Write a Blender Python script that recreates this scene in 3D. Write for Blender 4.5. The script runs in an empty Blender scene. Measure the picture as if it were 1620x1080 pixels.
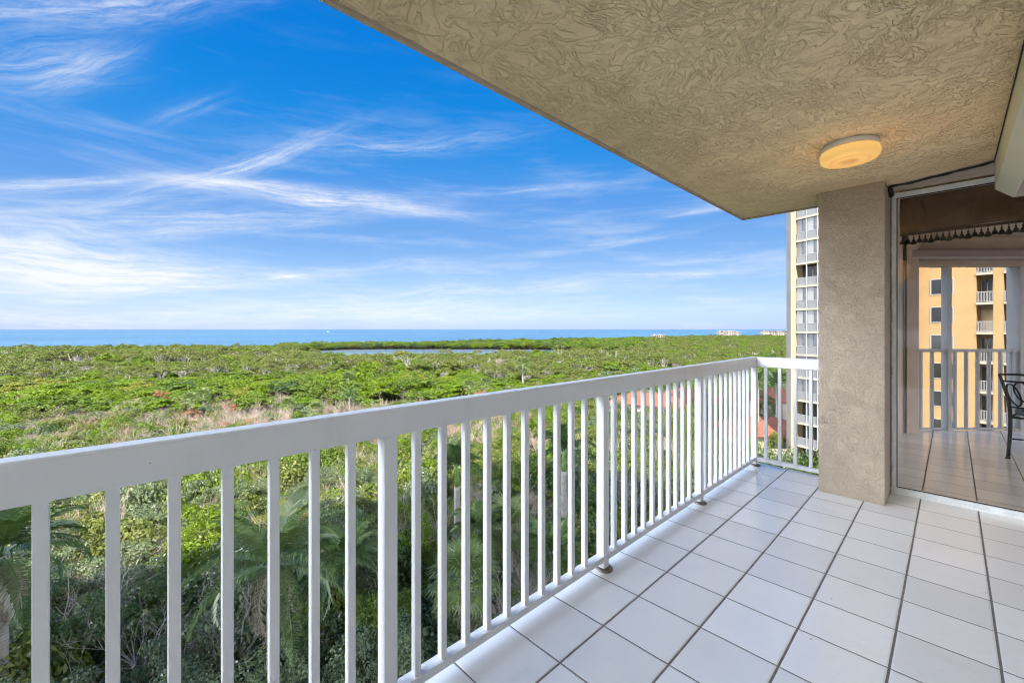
import bpy, bmesh, math, random
import numpy as np
from mathutils import Vector, Matrix, Euler
R_ = math.radians
C = bpy.context.scene.collection
SC = bpy.context.scene

# ------------------------------------------------------------------ camera
F_PX, CX, V0, TH, EYE = 667.3, 810.0, 521.0, 0.8067, 1.335      # photograph pixels (1620 wide)
cam = bpy.data.cameras.new('camera'); camo = bpy.data.objects.new('camera', cam); C.objects.link(camo)
camo.location = (0, 0, EYE); camo.rotation_euler = (math.pi/2, 0, TH - math.pi/2)
cam.sensor_width = 36; cam.sensor_fit = 'HORIZONTAL'; cam.lens = F_PX/1620*36
cam.shift_y = -(540-V0)/1620; cam.clip_start = 0.05; cam.clip_end = 200000
SC.camera = camo

# ------------------------------------------------------------------ sun and sky
TS = Vector((-0.64*math.cos(R_(51)), -0.77*math.cos(R_(51)), math.sin(R_(51)))).normalized()
sun = bpy.data.lights.new('sun', 'SUN'); sun.energy = 3.7; sun.angle = R_(0.5); sun.color = (1.0, 0.93, 0.82)
suno = bpy.data.objects.new('sun', sun); C.objects.link(suno)
suno.rotation_euler = TS.to_track_quat('Z', 'Y').to_euler(); suno.location = (0, 0, 60)
SKY_STRENGTH = 0.15
FILL_CLOUD = 17.5  # brightness of the cloud fill added out of view
EXPOSURE = 1.6
SC.view_settings.view_transform = 'Standard'; SC.view_settings.look = 'None'
SC.view_settings.exposure = EXPOSURE; SC.view_settings.gamma = 1.0
SC.render.engine = 'CYCLES'
SC.cycles.use_denoising = True; SC.cycles.filter_width = 1.1
SC.cycles.max_bounces = 8; SC.cycles.transparent_max_bounces = 12
SC.cycles.diffuse_bounces = 5; SC.cycles.glossy_bounces = 4
SC.cycles.sample_clamp_indirect = 8.0; SC.cycles.use_adaptive_sampling = True; SC.cycles.adaptive_threshold = 0.02

FW = np.array([math.cos(TH), math.sin(TH), 0]); RT = np.array([math.sin(TH), -math.cos(TH), 0])
def ray(u, v): return FW + (u-CX)/F_PX*RT + np.array([0, 0, (V0-v)/F_PX])
def at_depth(u, v, d): return Vector(ray(u, v)*d) + Vector((0, 0, EYE))
def to_px(p):
    q = np.array(p) - np.array([0, 0, EYE]); d = q@FW
    return CX+F_PX*(q@RT)/d, V0-F_PX*q[2]/d, d
def azel(u, v):
    d = ray(u, v); d = d/np.linalg.norm(d)
    return math.atan2(d[1], d[0]), math.asin(d[2])

world = bpy.data.worlds.new('World'); SC.world = world; world.use_nodes = True
class NT:
    """small node-tree writer"""
    def __init__(s, nt): s.nt = nt; s.L = nt.links
    def n(s, t, **k):
        x = s.nt.nodes.new(t)
        for a, b in k.items(): setattr(x, a, b)
        return x
    def put(s, sock, v):
        if hasattr(v, 'is_output'): s.L.new(v, sock)
        elif v is not None: sock.default_value = v
    def m(s, op, a, b=None, c=None, clamp=False):
        x = s.n('ShaderNodeMath', operation=op, use_clamp=clamp)
        for i, v in enumerate((a, b, c)):
            if v is not None: s.put(x.inputs[i], v)
        return x.outputs[0]
    def vm(s, op, a, b=None):
        x = s.n('ShaderNodeVectorMath', operation=op)
        s.put(x.inputs[0], a)
        if b is not None: s.put(x.inputs[1], b)
        return x.outputs[0]
    def mix(s, f, a, b, blend='MIX'):
        x = s.n('ShaderNodeMix', data_type='RGBA', blend_type=blend)
        s.put(x.inputs[0], f); s.put(x.inputs[6], a); s.put(x.inputs[7], b); return x.outputs[2]
    def noise(s, vec, scale, detail=4, rough=0.5, dist=0.0, dim='3D'):
        x = s.n('ShaderNodeTexNoise', noise_dimensions=dim)
        if vec is not None: s.put(x.inputs['Vector'], vec)
        x.inputs['Scale'].default_value = scale; x.inputs['Detail'].default_value = detail
        x.inputs['Roughness'].default_value = rough; x.inputs['Distortion'].default_value = dist
        return x.outputs['Fac']
    def ramp(s, f, stops, interp='LINEAR'):
        x = s.n('ShaderNodeValToRGB'); x.color_ramp.interpolation = interp
        e = x.color_ramp.elements
        while len(e) < len(stops): e.new(0.5)
        for el, (p, c) in zip(e, stops):
            el.position = p; el.color = c if len(c) == 4 else (*c, 1)
        s.put(x.inputs[0], f); return x.outputs[0]
    def mr(s, v, a, b, c=0.0, d=1.0, smooth=True):
        x = s.n('ShaderNodeMapRange', interpolation_type='SMOOTHSTEP' if smooth else 'LINEAR')
        s.put(x.inputs[0], v)
        for i, k in enumerate((a, b, c, d)): x.inputs[1+i].default_value = k
        return x.outputs[0]
    def comb(s, x, y, z=0.0):
        c = s.n('ShaderNodeCombineXYZ')
        for i, v in enumerate((x, y, z)): s.put(c.inputs[i], v)
        return c.outputs[0]
    def sep(s, v):
        c = s.n('ShaderNodeSeparateXYZ'); s.put(c.inputs[0], v); return c.outputs

def build_world():
    t = NT(world.node_tree); world.node_tree.nodes.clear()
    out = t.n('ShaderNodeOutputWorld'); bg = t.n('ShaderNodeBackground')
    bg.inputs['Strength'].default_value = SKY_STRENGTH
    sky = t.n('ShaderNodeTexSky', sky_type='NISHITA'); sky.sun_disc = False
    sky.sun_elevation = R_(51); sky.sun_rotation = math.atan2(TS.x, TS.y)
    sky.altitude = 20; sky.air_density = 1.0; sky.dust_density = 0.4; sky.ozone_density = 3.5
    sp = t.n('ShaderNodeSeparateColor'); t.L.new(sky.outputs[0], sp.inputs[0])
    K = 1/(SKY_STRENGTH*2**EXPOSURE)              # deep blue overhead paling to the horizon
    r, g, bl = sp.outputs
    r2_ = t.m('MULTIPLY', r, r)
    rr = t.m('DIVIDE', t.m('MULTIPLY', r2_, 0.050*K), t.m('ADD', 1.0, t.m('MULTIPLY', r2_, 0.078)))
    gg = t.m('DIVIDE', t.m('MULTIPLY', g, 0.165*K), t.m('ADD', 1.0, t.m('MULTIPLY', g, 0.11)))
    bb_ = t.m('DIVIDE', t.m('MULTIPLY', bl, 0.70*K), t.m('ADD', 1.0, t.m('MULTIPLY', bl, 0.61)))
    rr = t.m('ADD', t.m('MULTIPLY', rr, t.mr(rr, 0.03*K, 0.13*K)), 0.004*K)
    cc = t.n('ShaderNodeCombineColor')
    for i_, c_ in enumerate((rr, gg, bb_)): t.L.new(c_, cc.inputs[i_])
    tc = t.n('ShaderNodeTexCoord'); d = tc.outputs['Generated']
    x, y, z = t.sep(d)
    az = t.m('ARCTAN2', y, x); el = t.m('ARCSINE', z)
    # warped sky coordinates for wispy cirrus
    w1 = t.noise(t.comb(t.m('MULTIPLY', az, 3.0), t.m('MULTIPLY', el, 7.0)), 1.6, 2, 0.45)
    w2 = t.noise(t.comb(t.m('MULTIPLY', az, 3.0), t.m('MULTIPLY', el, 7.0), 7.3), 1.6, 2, 0.45)
    # (u, v, half length px, half width px, tilt deg, strength, fibre angle)
    S = [(170, 12, 250, 26, 3, .62), (70, 100, 120, 50, 5, .42), (128, 108, 75, 24, 24, .55), (300, 178, 60, 16, 20, .22),
         (380, 262, 150, 15, 16, .75), (620, 232, 190, 16, 2, .40), (372, 292, 110, 12, -6, 1.0), (530, 315, 140, 14, -7, 1.1),
         (660, 335, 90, 10, -9, .55), (90, 298, 170, 12, 2, .75), (180, 322, 260, 12, 3, .40), (280, 348, 330, 17, 1, .55),
         (330, 366, 250, 9, 3, .5), (90, 402, 240, 44, -6, 1.25), (170, 432, 260, 32, -3, 1.2), (480, 434, 75, 8, 4, .75),
         (60, 455, 200, 18, 0, .5), (105, 476, 70, 5, 0, .8), (70, 505, 180, 13, -3, .75), (620, 495, 330, 17, 2, .62),
         (860, 498, 200, 10, 1, .45), (700, 462, 260, 20, 4, .50), (820, 302, 140, 6, 3, .42), (1060, 434, 130, 6, 1, .6),
         (1140, 414, 120, 6, 4, .35), (1120, 330, 70, 5, 9, .5), (950, 388, 120, 6, 9, .4), (660, 420, 90, 10, 3, .35), (300, 500, 900, 14, 0, .35)]
    total = None
    for i, (u, v, L, W, tilt, st) in enumerate(S):
        c, s_ = math.cos(R_(tilt)), math.sin(R_(tilt))
        a0, e0 = azel(u, v); a1, e1 = azel(u+c, v-s_); ln = math.hypot(a1-a0, e1-e0)
        ca, sa = (a1-a0)/ln, (e1-e0)/ln
        a2, e2 = azel(u+s_, v+c); wn = abs(-(a2-a0)*sa+(e2-e0)*ca)
        da = t.m('SUBTRACT', az, a0); de = t.m('SUBTRACT', el, e0)
        p = t.m('ADD', t.m('MULTIPLY', da, ca), t.m('MULTIPLY', de, sa))
        q = t.m('SUBTRACT', t.m('MULTIPLY', de, ca), t.m('MULTIPLY', da, sa))
        q = t.m('ADD', q, t.m('MULTIPLY', t.m('SUBTRACT', w2 if i % 2 else w1, 0.5), 1.5*W*wn + 0.012))
        pp = t.m('MULTIPLY', p, 1/(L*ln)); qq = t.m('MULTIPLY', q, 1/(W*wn))
        r2 = t.m('ADD', t.m('MULTIPLY', pp, pp), t.m('MULTIPLY', qq, qq))
        g = t.m('MULTIPLY', t.m('POWER', 2.718, t.m('MULTIPLY', r2, -1.0)), st)
        fib = t.noise(t.comb(t.m('MULTIPLY', p, 5.0), t.m('MULTIPLY', q, 60.0), i*3.1), 1.7, 9, 0.66, 0.15)
        brk = t.noise(t.comb(t.m('MULTIPLY', p, 22.0), t.m('MULTIPLY', q, 90.0), i*1.7), 1.5, 8, 0.7)
        g = t.m('MULTIPLY', g, t.m('MULTIPLY', t.mr(fib, 0.24, 0.74), t.mr(brk, 0.25, 0.62, 0.55, 1.15)))
        total = g if total is None else t.m('ADD', total, t.m('MULTIPLY', g, t.m('SUBTRACT', 1.0, t.m('MINIMUM', total, 1.0))))
    veil = t.noise(t.comb(t.m('MULTIPLY', az, 2.2), t.m('MULTIPLY', el, 16.0), 3.0), 1.5, 8, 0.6, 0.15)
    veil = t.m('MULTIPLY', t.mr(veil, 0.46, 0.8), t.mr(el, 0.62, 0.02, 0.03, 0.55))
    total = t.m('ADD', total, t.m('MULTIPLY', veil, 0.8))
    total = t.m('MINIMUM', t.m('MULTIPLY', total, 0.9), 0.9)
    lift = t.n('ShaderNodeVectorMath', operation='SCALE'); t.L.new(cc.outputs[0], lift.inputs[0]); t.put(lift.inputs['Scale'], t.mr(el, 0.22, 0.0, 1.0, 1.22))
    col = t.mix(total, lift.outputs[0], (1.0*K, 1.02*K, 1.05*K, 1))
    # bright cloud sectors added outside the view to light balcony and lanai
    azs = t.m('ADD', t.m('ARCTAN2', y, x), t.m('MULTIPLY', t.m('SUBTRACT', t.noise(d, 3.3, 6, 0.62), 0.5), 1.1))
    fill_cloud = t.m('ADD', t.m('MULTIPLY', t.mr(azs, 2.02, 2.45), t.mr(azs, 3.3, 2.9)), t.m('MULTIPLY', t.mr(azs, -1.75, -1.4, 0.0, 0.42), t.mr(azs, -0.22, -0.5)))
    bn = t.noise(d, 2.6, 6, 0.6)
    fill_cloud = t.m('MULTIPLY', fill_cloud, t.m('MULTIPLY', t.mr(el, 0.06, 0.22), t.mr(el, 1.0, 0.7)))
    fill_cloud = t.m('MULTIPLY', fill_cloud, t.mr(t.m('ADD', bn, t.m('MULTIPLY', t.m('SUBTRACT', t.noise(d, 11.0, 5, 0.6), 0.5), 0.22)), 0.36, 0.56, 0.10, 1.0))
    col = t.mix(fill_cloud, col, (0.92*FILL_CLOUD*K, 0.965*FILL_CLOUD*K, 1.03*FILL_CLOUD*K, 1))
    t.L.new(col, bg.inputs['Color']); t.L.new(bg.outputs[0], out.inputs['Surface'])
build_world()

# ------------------------------------------------------------------ mesh helpers
class MB:
    def __init__(s): s.v = []; s.f = []; s.mi = []; s.n = 0
    def add(s, verts, faces, mi=0):
        b = s.n; s.v.append(np.asarray(verts, float).reshape(-1, 3)); s.n += len(s.v[-1])
        s.f += [tuple(b+i for i in f) for f in faces]; s.mi += [mi]*len(faces); return s
    def box(s, x0, x1, y0, y1, z0, z1, mi=0, M=None):
        v = [(x, y, z) for x in (x0, x1) for y in (y0, y1) for z in (z0, z1)]
        if M is not None: v = [tuple(M @ Vector(p)) for p in v]
        return s.add(v, [(0, 1, 3, 2), (4, 6, 7, 5), (0, 4, 5, 1), (2, 3, 7, 6), (0, 2, 6, 4), (1, 5, 7, 3)], mi)
    def prism(s, poly, z0, z1, mi=0):
        n = len(poly)
        v = [(x, y, z0) for x, y in poly]+[(x, y, z1) for x, y in poly]
        return s.add(v, [tuple(range(n-1, -1, -1)), tuple(range(n, 2*n))]+[(i, (i+1) % n, n+(i+1) % n, n+i) for i in range(n)], mi)
    def extr(s, prof, axis_pts, mi=0):
        """profile list of 3D points extruded by vector"""
        n = len(prof); d = Vector(axis_pts)
        v = [tuple(p) for p in prof]+[tuple(Vector(p)+d) for p in prof]
        return s.add(v, [tuple(range(n-1, -1, -1)), tuple(range(n, 2*n))]+[(i, (i+1) % n, n+(i+1) % n, n+i) for i in range(n)], mi)
    def tube(s, pts, rad, n=8, mi=0, cap=True):
        pts = [Vector(p) for p in pts]; k = len(pts)
        rad = [rad]*k if not hasattr(rad, '__len__') else rad
        V = []; up = None
        for i, p in enumerate(pts):
            d = (pts[min(i+1, k-1)]-pts[max(i-1, 0)])
            d = d.normalized() if d.length > 1e-9 else Vector((0, 0, 1))
            if up is None:
                up = d.orthogonal().normalized()
            else:
                up = (up-d*up.dot(d)); up = up.normalized() if up.length > 1e-6 else d.orthogonal().normalized()
            w = d.cross(up)
            for j in range(n):
                a = 2*math.pi*j/n; V.append(p+(up*math.cos(a)+w*math.sin(a))*rad[i])
        Fc = [(i*n+j, i*n+(j+1) % n, (i+1)*n+(j+1) % n, (i+1)*n+j) for i in range(k-1) for j in range(n)]
        if cap: Fc += [tuple(range(n-1, -1, -1)), tuple((k-1)*n+j for j in range(n))]
        return s.add([tuple(p) for p in V], Fc, mi)
    def lathe(s, prof, c=(0, 0, 0), n=32, mi=0):
        V = []; k = len(prof)
        for r, z in prof:
            for j in range(n):
                a = 2*math.pi*j/n; V.append((c[0]+r*math.cos(a), c[1]+r*math.sin(a), c[2]+z))
        Fc = [(i*n+j, i*n+(j+1) % n, (i+1)*n+(j+1) % n, (i+1)*n+j) for i in range(k-1) for j in range(n)]
        return s.add(V, Fc, mi)
    def mesh(s, name, mats, smooth=False):
        me = bpy.data.meshes.new(name)
        if s.v:
            me.from_pydata(np.concatenate(s.v).tolist(), [], s.f)
        for m in (mats if isinstance(mats, (list, tuple)) else [mats]): me.materials.append(m)
        me.polygons.foreach_set('material_index', np.array(s.mi, dtype=np.int32))
        if smooth: me.polygons.foreach_set('use_smooth', np.ones(len(me.polygons), dtype=bool))
        me.update(); return me
    def build(s, name, mats, parent=None, smooth=False, bevel=0.0):
        return obj(name, s.mesh(name, mats, smooth), parent, bevel)

def obj(name, me, parent=None, bevel=0.0):
    o = bpy.data.objects.new(name, me); C.objects.link(o)
    if parent is not None: o.parent = parent
    if bevel:
        b = o.modifiers.new('bevel', 'BEVEL'); b.width = bevel; b.segments = 2; b.limit_method = 'ANGLE'
    return o
def tag(o, label=None, cat=None, group=None, kind=None):
    if label: o['label'] = label
    if cat: o['category'] = cat
    if group: o['group'] = group
    if kind: o['kind'] = kind
    return o
def thing(name, label, cat, loc=(0, 0, 0), rz=0.0, group=None):
    o = bpy.data.objects.new(name, None); C.objects.link(o)
    o.empty_display_size = 0.2; o.location = loc; o.rotation_euler = (0, 0, rz)
    return tag(o, label, cat, group)
def dup(root, loc, rz=0.0, scale=None, label=None, group=None):
    r = root.copy(); C.objects.link(r); r.location = loc; r.rotation_euler = (0, 0, rz)
    if scale is not None: r.scale = scale if hasattr(scale, '__len__') else (scale,)*3
    if label: r['label'] = label
    if group: r['group'] = group
    for ch in list(root.children):
        c = ch.copy(); C.objects.link(c); c.parent = r
        for g in ch.children:
            d = g.copy(); C.objects.link(d); d.parent = c
    return r

# ------------------------------------------------------------------ materials
def mat(name):
    m = bpy.data.materials.new(name); m.use_nodes = True
    t = NT(m.node_tree); b = m.node_tree.nodes['Principled BSDF']
    return m, t, b
def bump(t, h, strength, dist, b):
    x = t.n('ShaderNodeBump'); x.inputs['Strength'].default_value = strength; x.inputs['Distance'].default_value = dist
    t.put(x.inputs['Height'], h); t.L.new(x.outputs[0], b.inputs['Normal'])
def simple(name, col, rough=0.5, metal=0.0, var=0.12, scale=9.0, spec=0.5, bmp=0.0, bscale=200.0):
    m, t, b = mat(name)
    tc = t.n('ShaderNodeTexCoord').outputs['Object']
    n = t.noise(tc, scale, 5, 0.6)
    lo = tuple(c*(1-var) for c in col); hi = tuple(min(1, c*(1+var)) for c in col)
    t.L.new(t.ramp(n, [(0.3, lo), (0.7, hi)]), b.inputs['Base Color'])
    b.inputs['Roughness'].default_value = rough; b.inputs['Metallic'].default_value = metal
    b.inputs['Specular IOR Level'].default_value = spec
    if bmp: bump(t, t.noise(tc, bscale, 3), bmp, 0.002, b)
    return m
def stucco(name, col, scale=1.0, strength=0.9, dist=0.006):
    m, t, b = mat(name)
    tc = t.n('ShaderNodeTexCoord').outputs['Object']
    wv = t.n('ShaderNodeTexNoise'); wv.inputs['Scale'].default_value = 2.2*scale; wv.inputs['Detail'].default_value = 2
    t.put(wv.inputs['Vector'], tc)
    wp = t.vm('ADD', tc, t.vm('MULTIPLY', t.vm('SUBTRACT', wv.outputs['Color'], (0.5, 0.5, 0.5)), (0.26/scale,)*3))
    lay = t.noise(wp, 5.0*scale, 3, 0.5)
    st = t.vm('MULTIPLY', wp, (0.8, 1.35, 1.0))
    a = t.noise(st, 24*scale, 4, 0.55, 1.2)
    bb = t.noise(t.vm('ADD', wp, (3.1, 1.7, 0.4)), 13*scale, 4, 0.5, 1.6)
    rough_zone = t.mr(lay, 0.40, 0.60, 0.15, 1.0)
    flat = t.mr(a, 0.44, 0.55); flat2 = t.mr(bb, 0.47, 0.56)
    fine = t.noise(tc, 150*scale, 3, 0.6)
    h = t.m('ADD', t.m('MULTIPLY', t.m('MULTIPLY', flat, rough_zone), 0.8), t.m('MULTIPLY', flat2, 0.75))
    h = t.m('ADD', h, t.m('MULTIPLY', fine, 0.16))
    bump(t, h, strength, dist, b)
    big = t.noise(tc, 1.3, 4, 0.6)
    lo = tuple(c*0.90 for c in col); hi = tuple(min(1, c*1.08) for c in col)
    base = t.ramp(big, [(0.3, lo), (0.7, hi)])
    t.L.new(base, b.inputs['Base Color'])
    b.inputs['Roughness'].default_value = 0.62; b.inputs['Specular IOR Level'].default_value = 0.35
    return m
def tile_material():
    m, t, b = mat('white_floor_tile')
    tc = t.n('ShaderNodeTexCoord').outputs['Object']; x, y, z = t.sep(tc)
    P = 0.3054; X0, Y0 = 1.6155, 1.0879
    wob = t.m('MULTIPLY', t.m('SUBTRACT', t.noise(tc, 14, 3), 0.5), 0.0025)
    gx = t.m('DIVIDE', t.m('SUBTRACT', t.m('ADD', x, wob), X0), P); gy = t.m('DIVIDE', t.m('SUBTRACT', t.m('ADD', y, wob), Y0), P)
    def edge(g): return t.m('MULTIPLY', t.m('SUBTRACT', 0.5, t.m('ABSOLUTE', t.m('SUBTRACT', t.m('FRACT', g), 0.5))), P)
    ex, ey = edge(gx), edge(gy)
    # the joints along the rail are a little wider than the cross joints
    e = t.m('MINIMUM', t.m('MULTIPLY', ex, 1.45), ey)
    tilef = t.mr(e, 0.0036, 0.0056)
    cell = t.comb(t.m('FLOOR', gx), t.m('FLOOR', gy))
    wn = t.n('ShaderNodeTexWhiteNoise'); t.put(wn.inputs['Vector'], cell)
    tcol = t.mix(wn.outputs['Value'], (0.78, 0.775, 0.765, 1), (0.91, 0.905, 0.89, 1))
    stain = t.mr(t.noise(tc, 2.3, 5, 0.65), 0.52, 0.8)
    tcol = t.mix(t.m('MULTIPLY', stain, 0.26), tcol, (0.60, 0.53, 0.45, 1))
    # specks of dirt lying on single tiles
    vo = t.n('ShaderNodeTexVoronoi'); vo.inputs['Scale'].default_value = 6.5; t.put(vo.inputs['Vector'], tc)
    speck = t.m('LESS_THAN', vo.outputs['Distance'], 0.030)
    tcol = t.mix(t.m('MULTIPLY', speck, 0.75), tcol, (0.16, 0.12, 0.09, 1))
    gcol = t.ramp(t.noise(tc, 30, 4), [(0.3, (0.10, 0.085, 0.075)), (0.7, (0.20, 0.17, 0.15))])
    t.L.new(t.mix(tilef, gcol, tcol), b.inputs['Base Color'])
    t.put(b.inputs['Roughness'], t.m('ADD', t.m('MULTIPLY', tilef, -0.62), t.m('ADD', 0.77, t.m('MULTIPLY', t.noise(tc, 9, 4), 0.10))))
    dim = t.noise(tc, 36, 3, 0.5); fine = t.noise(tc, 120, 2, 0.5)
    wv = t.noise(tc, 7, 2)
    h = t.m('ADD', t.mr(e, 0.002, 0.012), t.m('ADD', t.m('MULTIPLY', dim, 0.34), t.m('ADD', t.m('MULTIPLY', fine, 0.11), t.m('MULTIPLY', wv, 0.45))))
    bump(t, h, 0.7, 0.0034, b)
    b.inputs['Specular IOR Level'].default_value = 1.0
    return m
def leaf_mat(name, c1, c2, trans=0.3, rough=0.45):
    m, t, b = mat(name); nt = m.node_tree
    gi = t.n('ShaderNodeNewGeometry').outputs['Random Per Island']
    oi = t.n('ShaderNodeObjectInfo').outputs['Random']
    f = t.m('ADD', t.m('MULTIPLY', gi, 0.6), t.m('MULTIPLY', oi, 0.4))
    col = t.mix(f, (*c1, 1), (*c2, 1))
    t.L.new(col, b.inputs['Base Color']); b.inputs['Roughness'].default_value = rough
    b.inputs['Specular IOR Level'].default_value = 0.35
    tr = t.n('ShaderNodeBsdfTranslucent'); t.L.new(t.mix(0.5, col, (c2[0]*1.4, c2[1]*1.5, c2[2]*0.6, 1)), tr.inputs['Color'])
    mx = t.n('ShaderNodeMixShader'); mx.inputs[0].default_value = trans
    t.L.new(b.outputs[0], mx.inputs[1]); t.L.new(tr.outputs[0], mx.inputs[2])
    t.L.new(mx.outputs[0], nt.nodes['Material Output'].inputs['Surface'])
    return m
def glass_material(name, tint=(0.80, 0.78, 0.74), refl=1.0):
    m, t, b = mat(name); nt = m.node_tree; nt.nodes.remove(b)
    tr = t.n('ShaderNodeBsdfTransparent'); tr.inputs['Color'].default_value = (*tint, 1)
    gl = t.n('ShaderNodeBsdfGlossy'); gl.inputs['Roughness'].default_value = 0.02
    fr = t.n('ShaderNodeFresnel'); fr.inputs['IOR'].default_value = 1.5
    mx = t.n('ShaderNodeMixShader'); t.put(mx.inputs[0], t.m('MULTIPLY', fr.outputs[0], refl))
    t.L.new(tr.outputs[0], mx.inputs[1]); t.L.new(gl.outputs[0], mx.inputs[2])
    t.L.new(mx.outputs[0], nt.nodes['Material Output'].inputs['Surface']); return m

M = {}
M['tile'] = tile_material()
M['ceil'] = stucco('ceiling_stucco', (0.97, 0.735, 0.45), 0.85, 1.0, 0.0105)
M['column'] = stucco('column_stucco', (0.51, 0.42, 0.32), 2.0, 0.85, 0.0046)
M['band'] = simple('smooth_plaster', (0.52, 0.44, 0.37), 0.75, bmp=0.5, bscale=90)
def railpaint():
    m, t, b = mat('white_paint')
    tc = t.n('ShaderNodeTexCoord').outputs['Object']
    v = t.n('ShaderNodeTexVoronoi'); v.inputs['Scale'].default_value = 13; t.put(v.inputs['Vector'], tc)
    zone = t.mr(t.noise(tc, 1.7, 3), 0.52, 0.62)
    speck = t.m('MULTIPLY', t.m('LESS_THAN', v.outputs['Distance'], 0.045), zone)
    grime = t.mr(t.noise(t.vm('MULTIPLY', tc, (1.0, 1.0, 0.35)), 9, 6, 0.65), 0.45, 0.8)
    col = t.mix(t.m('MULTIPLY', grime, 0.28), (0.74, 0.745, 0.75, 1), (0.56, 0.545, 0.51, 1))
    t.L.new(t.mix(t.m('MULTIPLY', speck, 0.8), col, (0.20, 0.18, 0.16, 1)), b.inputs['Base Color'])
    t.put(b.inputs['Roughness'], t.m('ADD', 0.32, t.m('MULTIPLY', grime, 0.2)))
    bump(t, t.m('ADD', t.noise(tc, 170, 3), t.m('MULTIPLY', t.noise(tc, 24, 3), 1.2)), 0.16, 0.002, b); return m
M['white'] = railpaint()
M['white2'] = simple('window_frame_paint', (0.78, 0.80, 0.80), 0.42, var=0.10, scale=12)
M['boxpaint'] = simple('cream_paint', (0.66, 0.66, 0.52), 0.45, var=0.05, scale=4)
M['rust'] = simple('stained_flange', (0.22, 0.19, 0.15), 0.5, 0.5, var=0.5, scale=40)
M['black'] = simple('black_rubber', (0.02, 0.018, 0.016), 0.6, var=0.4, scale=30)
M['lanai'] = simple('lanai_wall', (0.64, 0.51, 0.40), 0.7, var=0.08, scale=3, bmp=0.5, bscale=60)
M['lanaiframe'] = simple('lanai_frame_paint', (0.58, 0.575, 0.58), 0.4, var=0.04)
M['iron'] = simple('wrought_iron', (0.035, 0.033, 0.035), 0.45, 0.6, var=0.3, scale=30)
M['cushion'] = simple('teal_cushion', (0.16, 0.24, 0.26), 0.85, var=0.12, scale=40, bmp=0.6, bscale=300)
M['tassel'] = simple('tassel_thread', (0.02, 0.015, 0.014), 0.7, var=0.4, scale=60)
M['glass'] = glass_material('window_glass', (0.93, 0.91, 0.89), 0.4)
M['bark'] = simple('grey_bark', (0.22, 0.19, 0.16), 0.9, var=0.35, scale=6)
M['palebark'] = simple('pale_bark', (0.42, 0.38, 0.33), 0.85, var=0.2, scale=6)
M['dead'] = simple('dead_twigs', (0.36, 0.295, 0.235), 0.9, var=0.25, scale=2)
M['deadpink'] = simple('dead_pink_twigs', (0.40, 0.28, 0.225), 0.9, var=0.22, scale=2)
M['deadred'] = simple('rust_twigs', (0.34, 0.17, 0.11), 0.9, var=0.3, scale=2)
M['deadgrey'] = simple('grey_twigs', (0.33, 0.29, 0.26), 0.9, var=0.25, scale=2)
M['roof'] = None
def fabric():
    m, t, b = mat('valance_fabric')
    tc = t.n('ShaderNodeTexCoord').outputs['Object']
    n = t.noise(tc, 5, 5, 0.6, 1.0)
    t.L.new(t.ramp(n, [(0.3, (0.15, 0.095, 0.06)), (0.7, (0.25, 0.165, 0.105))]), b.inputs['Base Color'])
    b.inputs['Roughness'].default_value = 0.85
    bump(t, t.m('ADD', t.m('MULTIPLY', n, 1.0), t.m('MULTIPLY', t.noise(tc, 260, 2), 0.05)), 0.6, 0.03, b); return m
M['fabric'] = fabric()
def rooftile():
    m, t, b = mat('red_roof_tile')
    tc = t.n('ShaderNodeTexCoord').outputs['Object']
    w = t.n('ShaderNodeTexWave', wave_type='BANDS', bands_direction='X'); w.inputs['Scale'].default_value = 1.1
    t.put(w.inputs['Vector'], tc)
    n = t.noise(tc, 3.0, 5, 0.7)
    t.L.new(t.ramp(n, [(0.3, (0.17, 0.058, 0.032)), (0.7, (0.27, 0.105, 0.06))]), b.inputs['Base Color'])
    bump(t, w.outputs['Fac'], 0.8, 0.08, b); b.inputs['Roughness'].default_value = 0.8; return m
M['roof'] = rooftile()
M['cream'] = simple('cream_wall', (0.50, 0.43, 0.34), 0.8, var=0.06, scale=0.6)
M['yellow'] = simple('yellow_stucco', (0.41, 0.275, 0.125), 0.85, var=0.07, scale=0.5)
M['pier'] = simple('pale_cream_stucco', (0.50, 0.40, 0.25), 0.85, var=0.05, scale=0.5)
M['greywall'] = simple('grey_stucco', (0.24, 0.22, 0.21), 0.85, var=0.08, scale=0.5)
M['slabtrim'] = simple('slab_trim', (0.44, 0.39, 0.30), 0.8, var=0.05, scale=0.7)
M['darkglass'] = simple('dark_window_glass', (0.03, 0.032, 0.03), 0.08, var=0.5, scale=0.4)
M['screen'] = simple('insect_screen', (0.17, 0.17, 0.18), 0.55, var=0.25, scale=0.35)
M['railwhite'] = simple('white_railing_paint', (0.37, 0.37, 0.37), 0.5, var=0.04)

# ------------------------------------------------------------------ balcony
CEIL = 2.46
bm = MB(); bm.prism([(-4.0, -0.66), (4.64, -0.66), (4.64, -4.4), (11.9, -4.4), (11.9, -3.7), (7.62, 0.42), (7.62, 0.62), (4.68, 0.62), (4.72, 1.46), (-4.0, 1.46)], -0.20, 0.0)
tag(bm.build('floor', M['tile']), kind='structure', label='white square floor tiles with dark grout on the balcony', cat='floor')
bm = MB(); bm.prism([(-4.0, -0.66), (4.70, -0.66), (4.66, 1.46), (-4.0, 1.46)], CEIL, 2.70)
tag(bm.build('ceiling', M['ceil']), kind='structure')
bm = MB()                                                     # drip strip along the slab edge
bm.box(-4.0, 4.655, 1.462, 1.485, CEIL-0.012, 2.69); bm.box(4.664, 4.69, 0.78, 1.485, CEIL-0.012, 2.69)
tag(bm.build('slab_fascia', simple('fascia_paint', (0.50, 0.40, 0.30), 0.7)), kind='structure')

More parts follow.
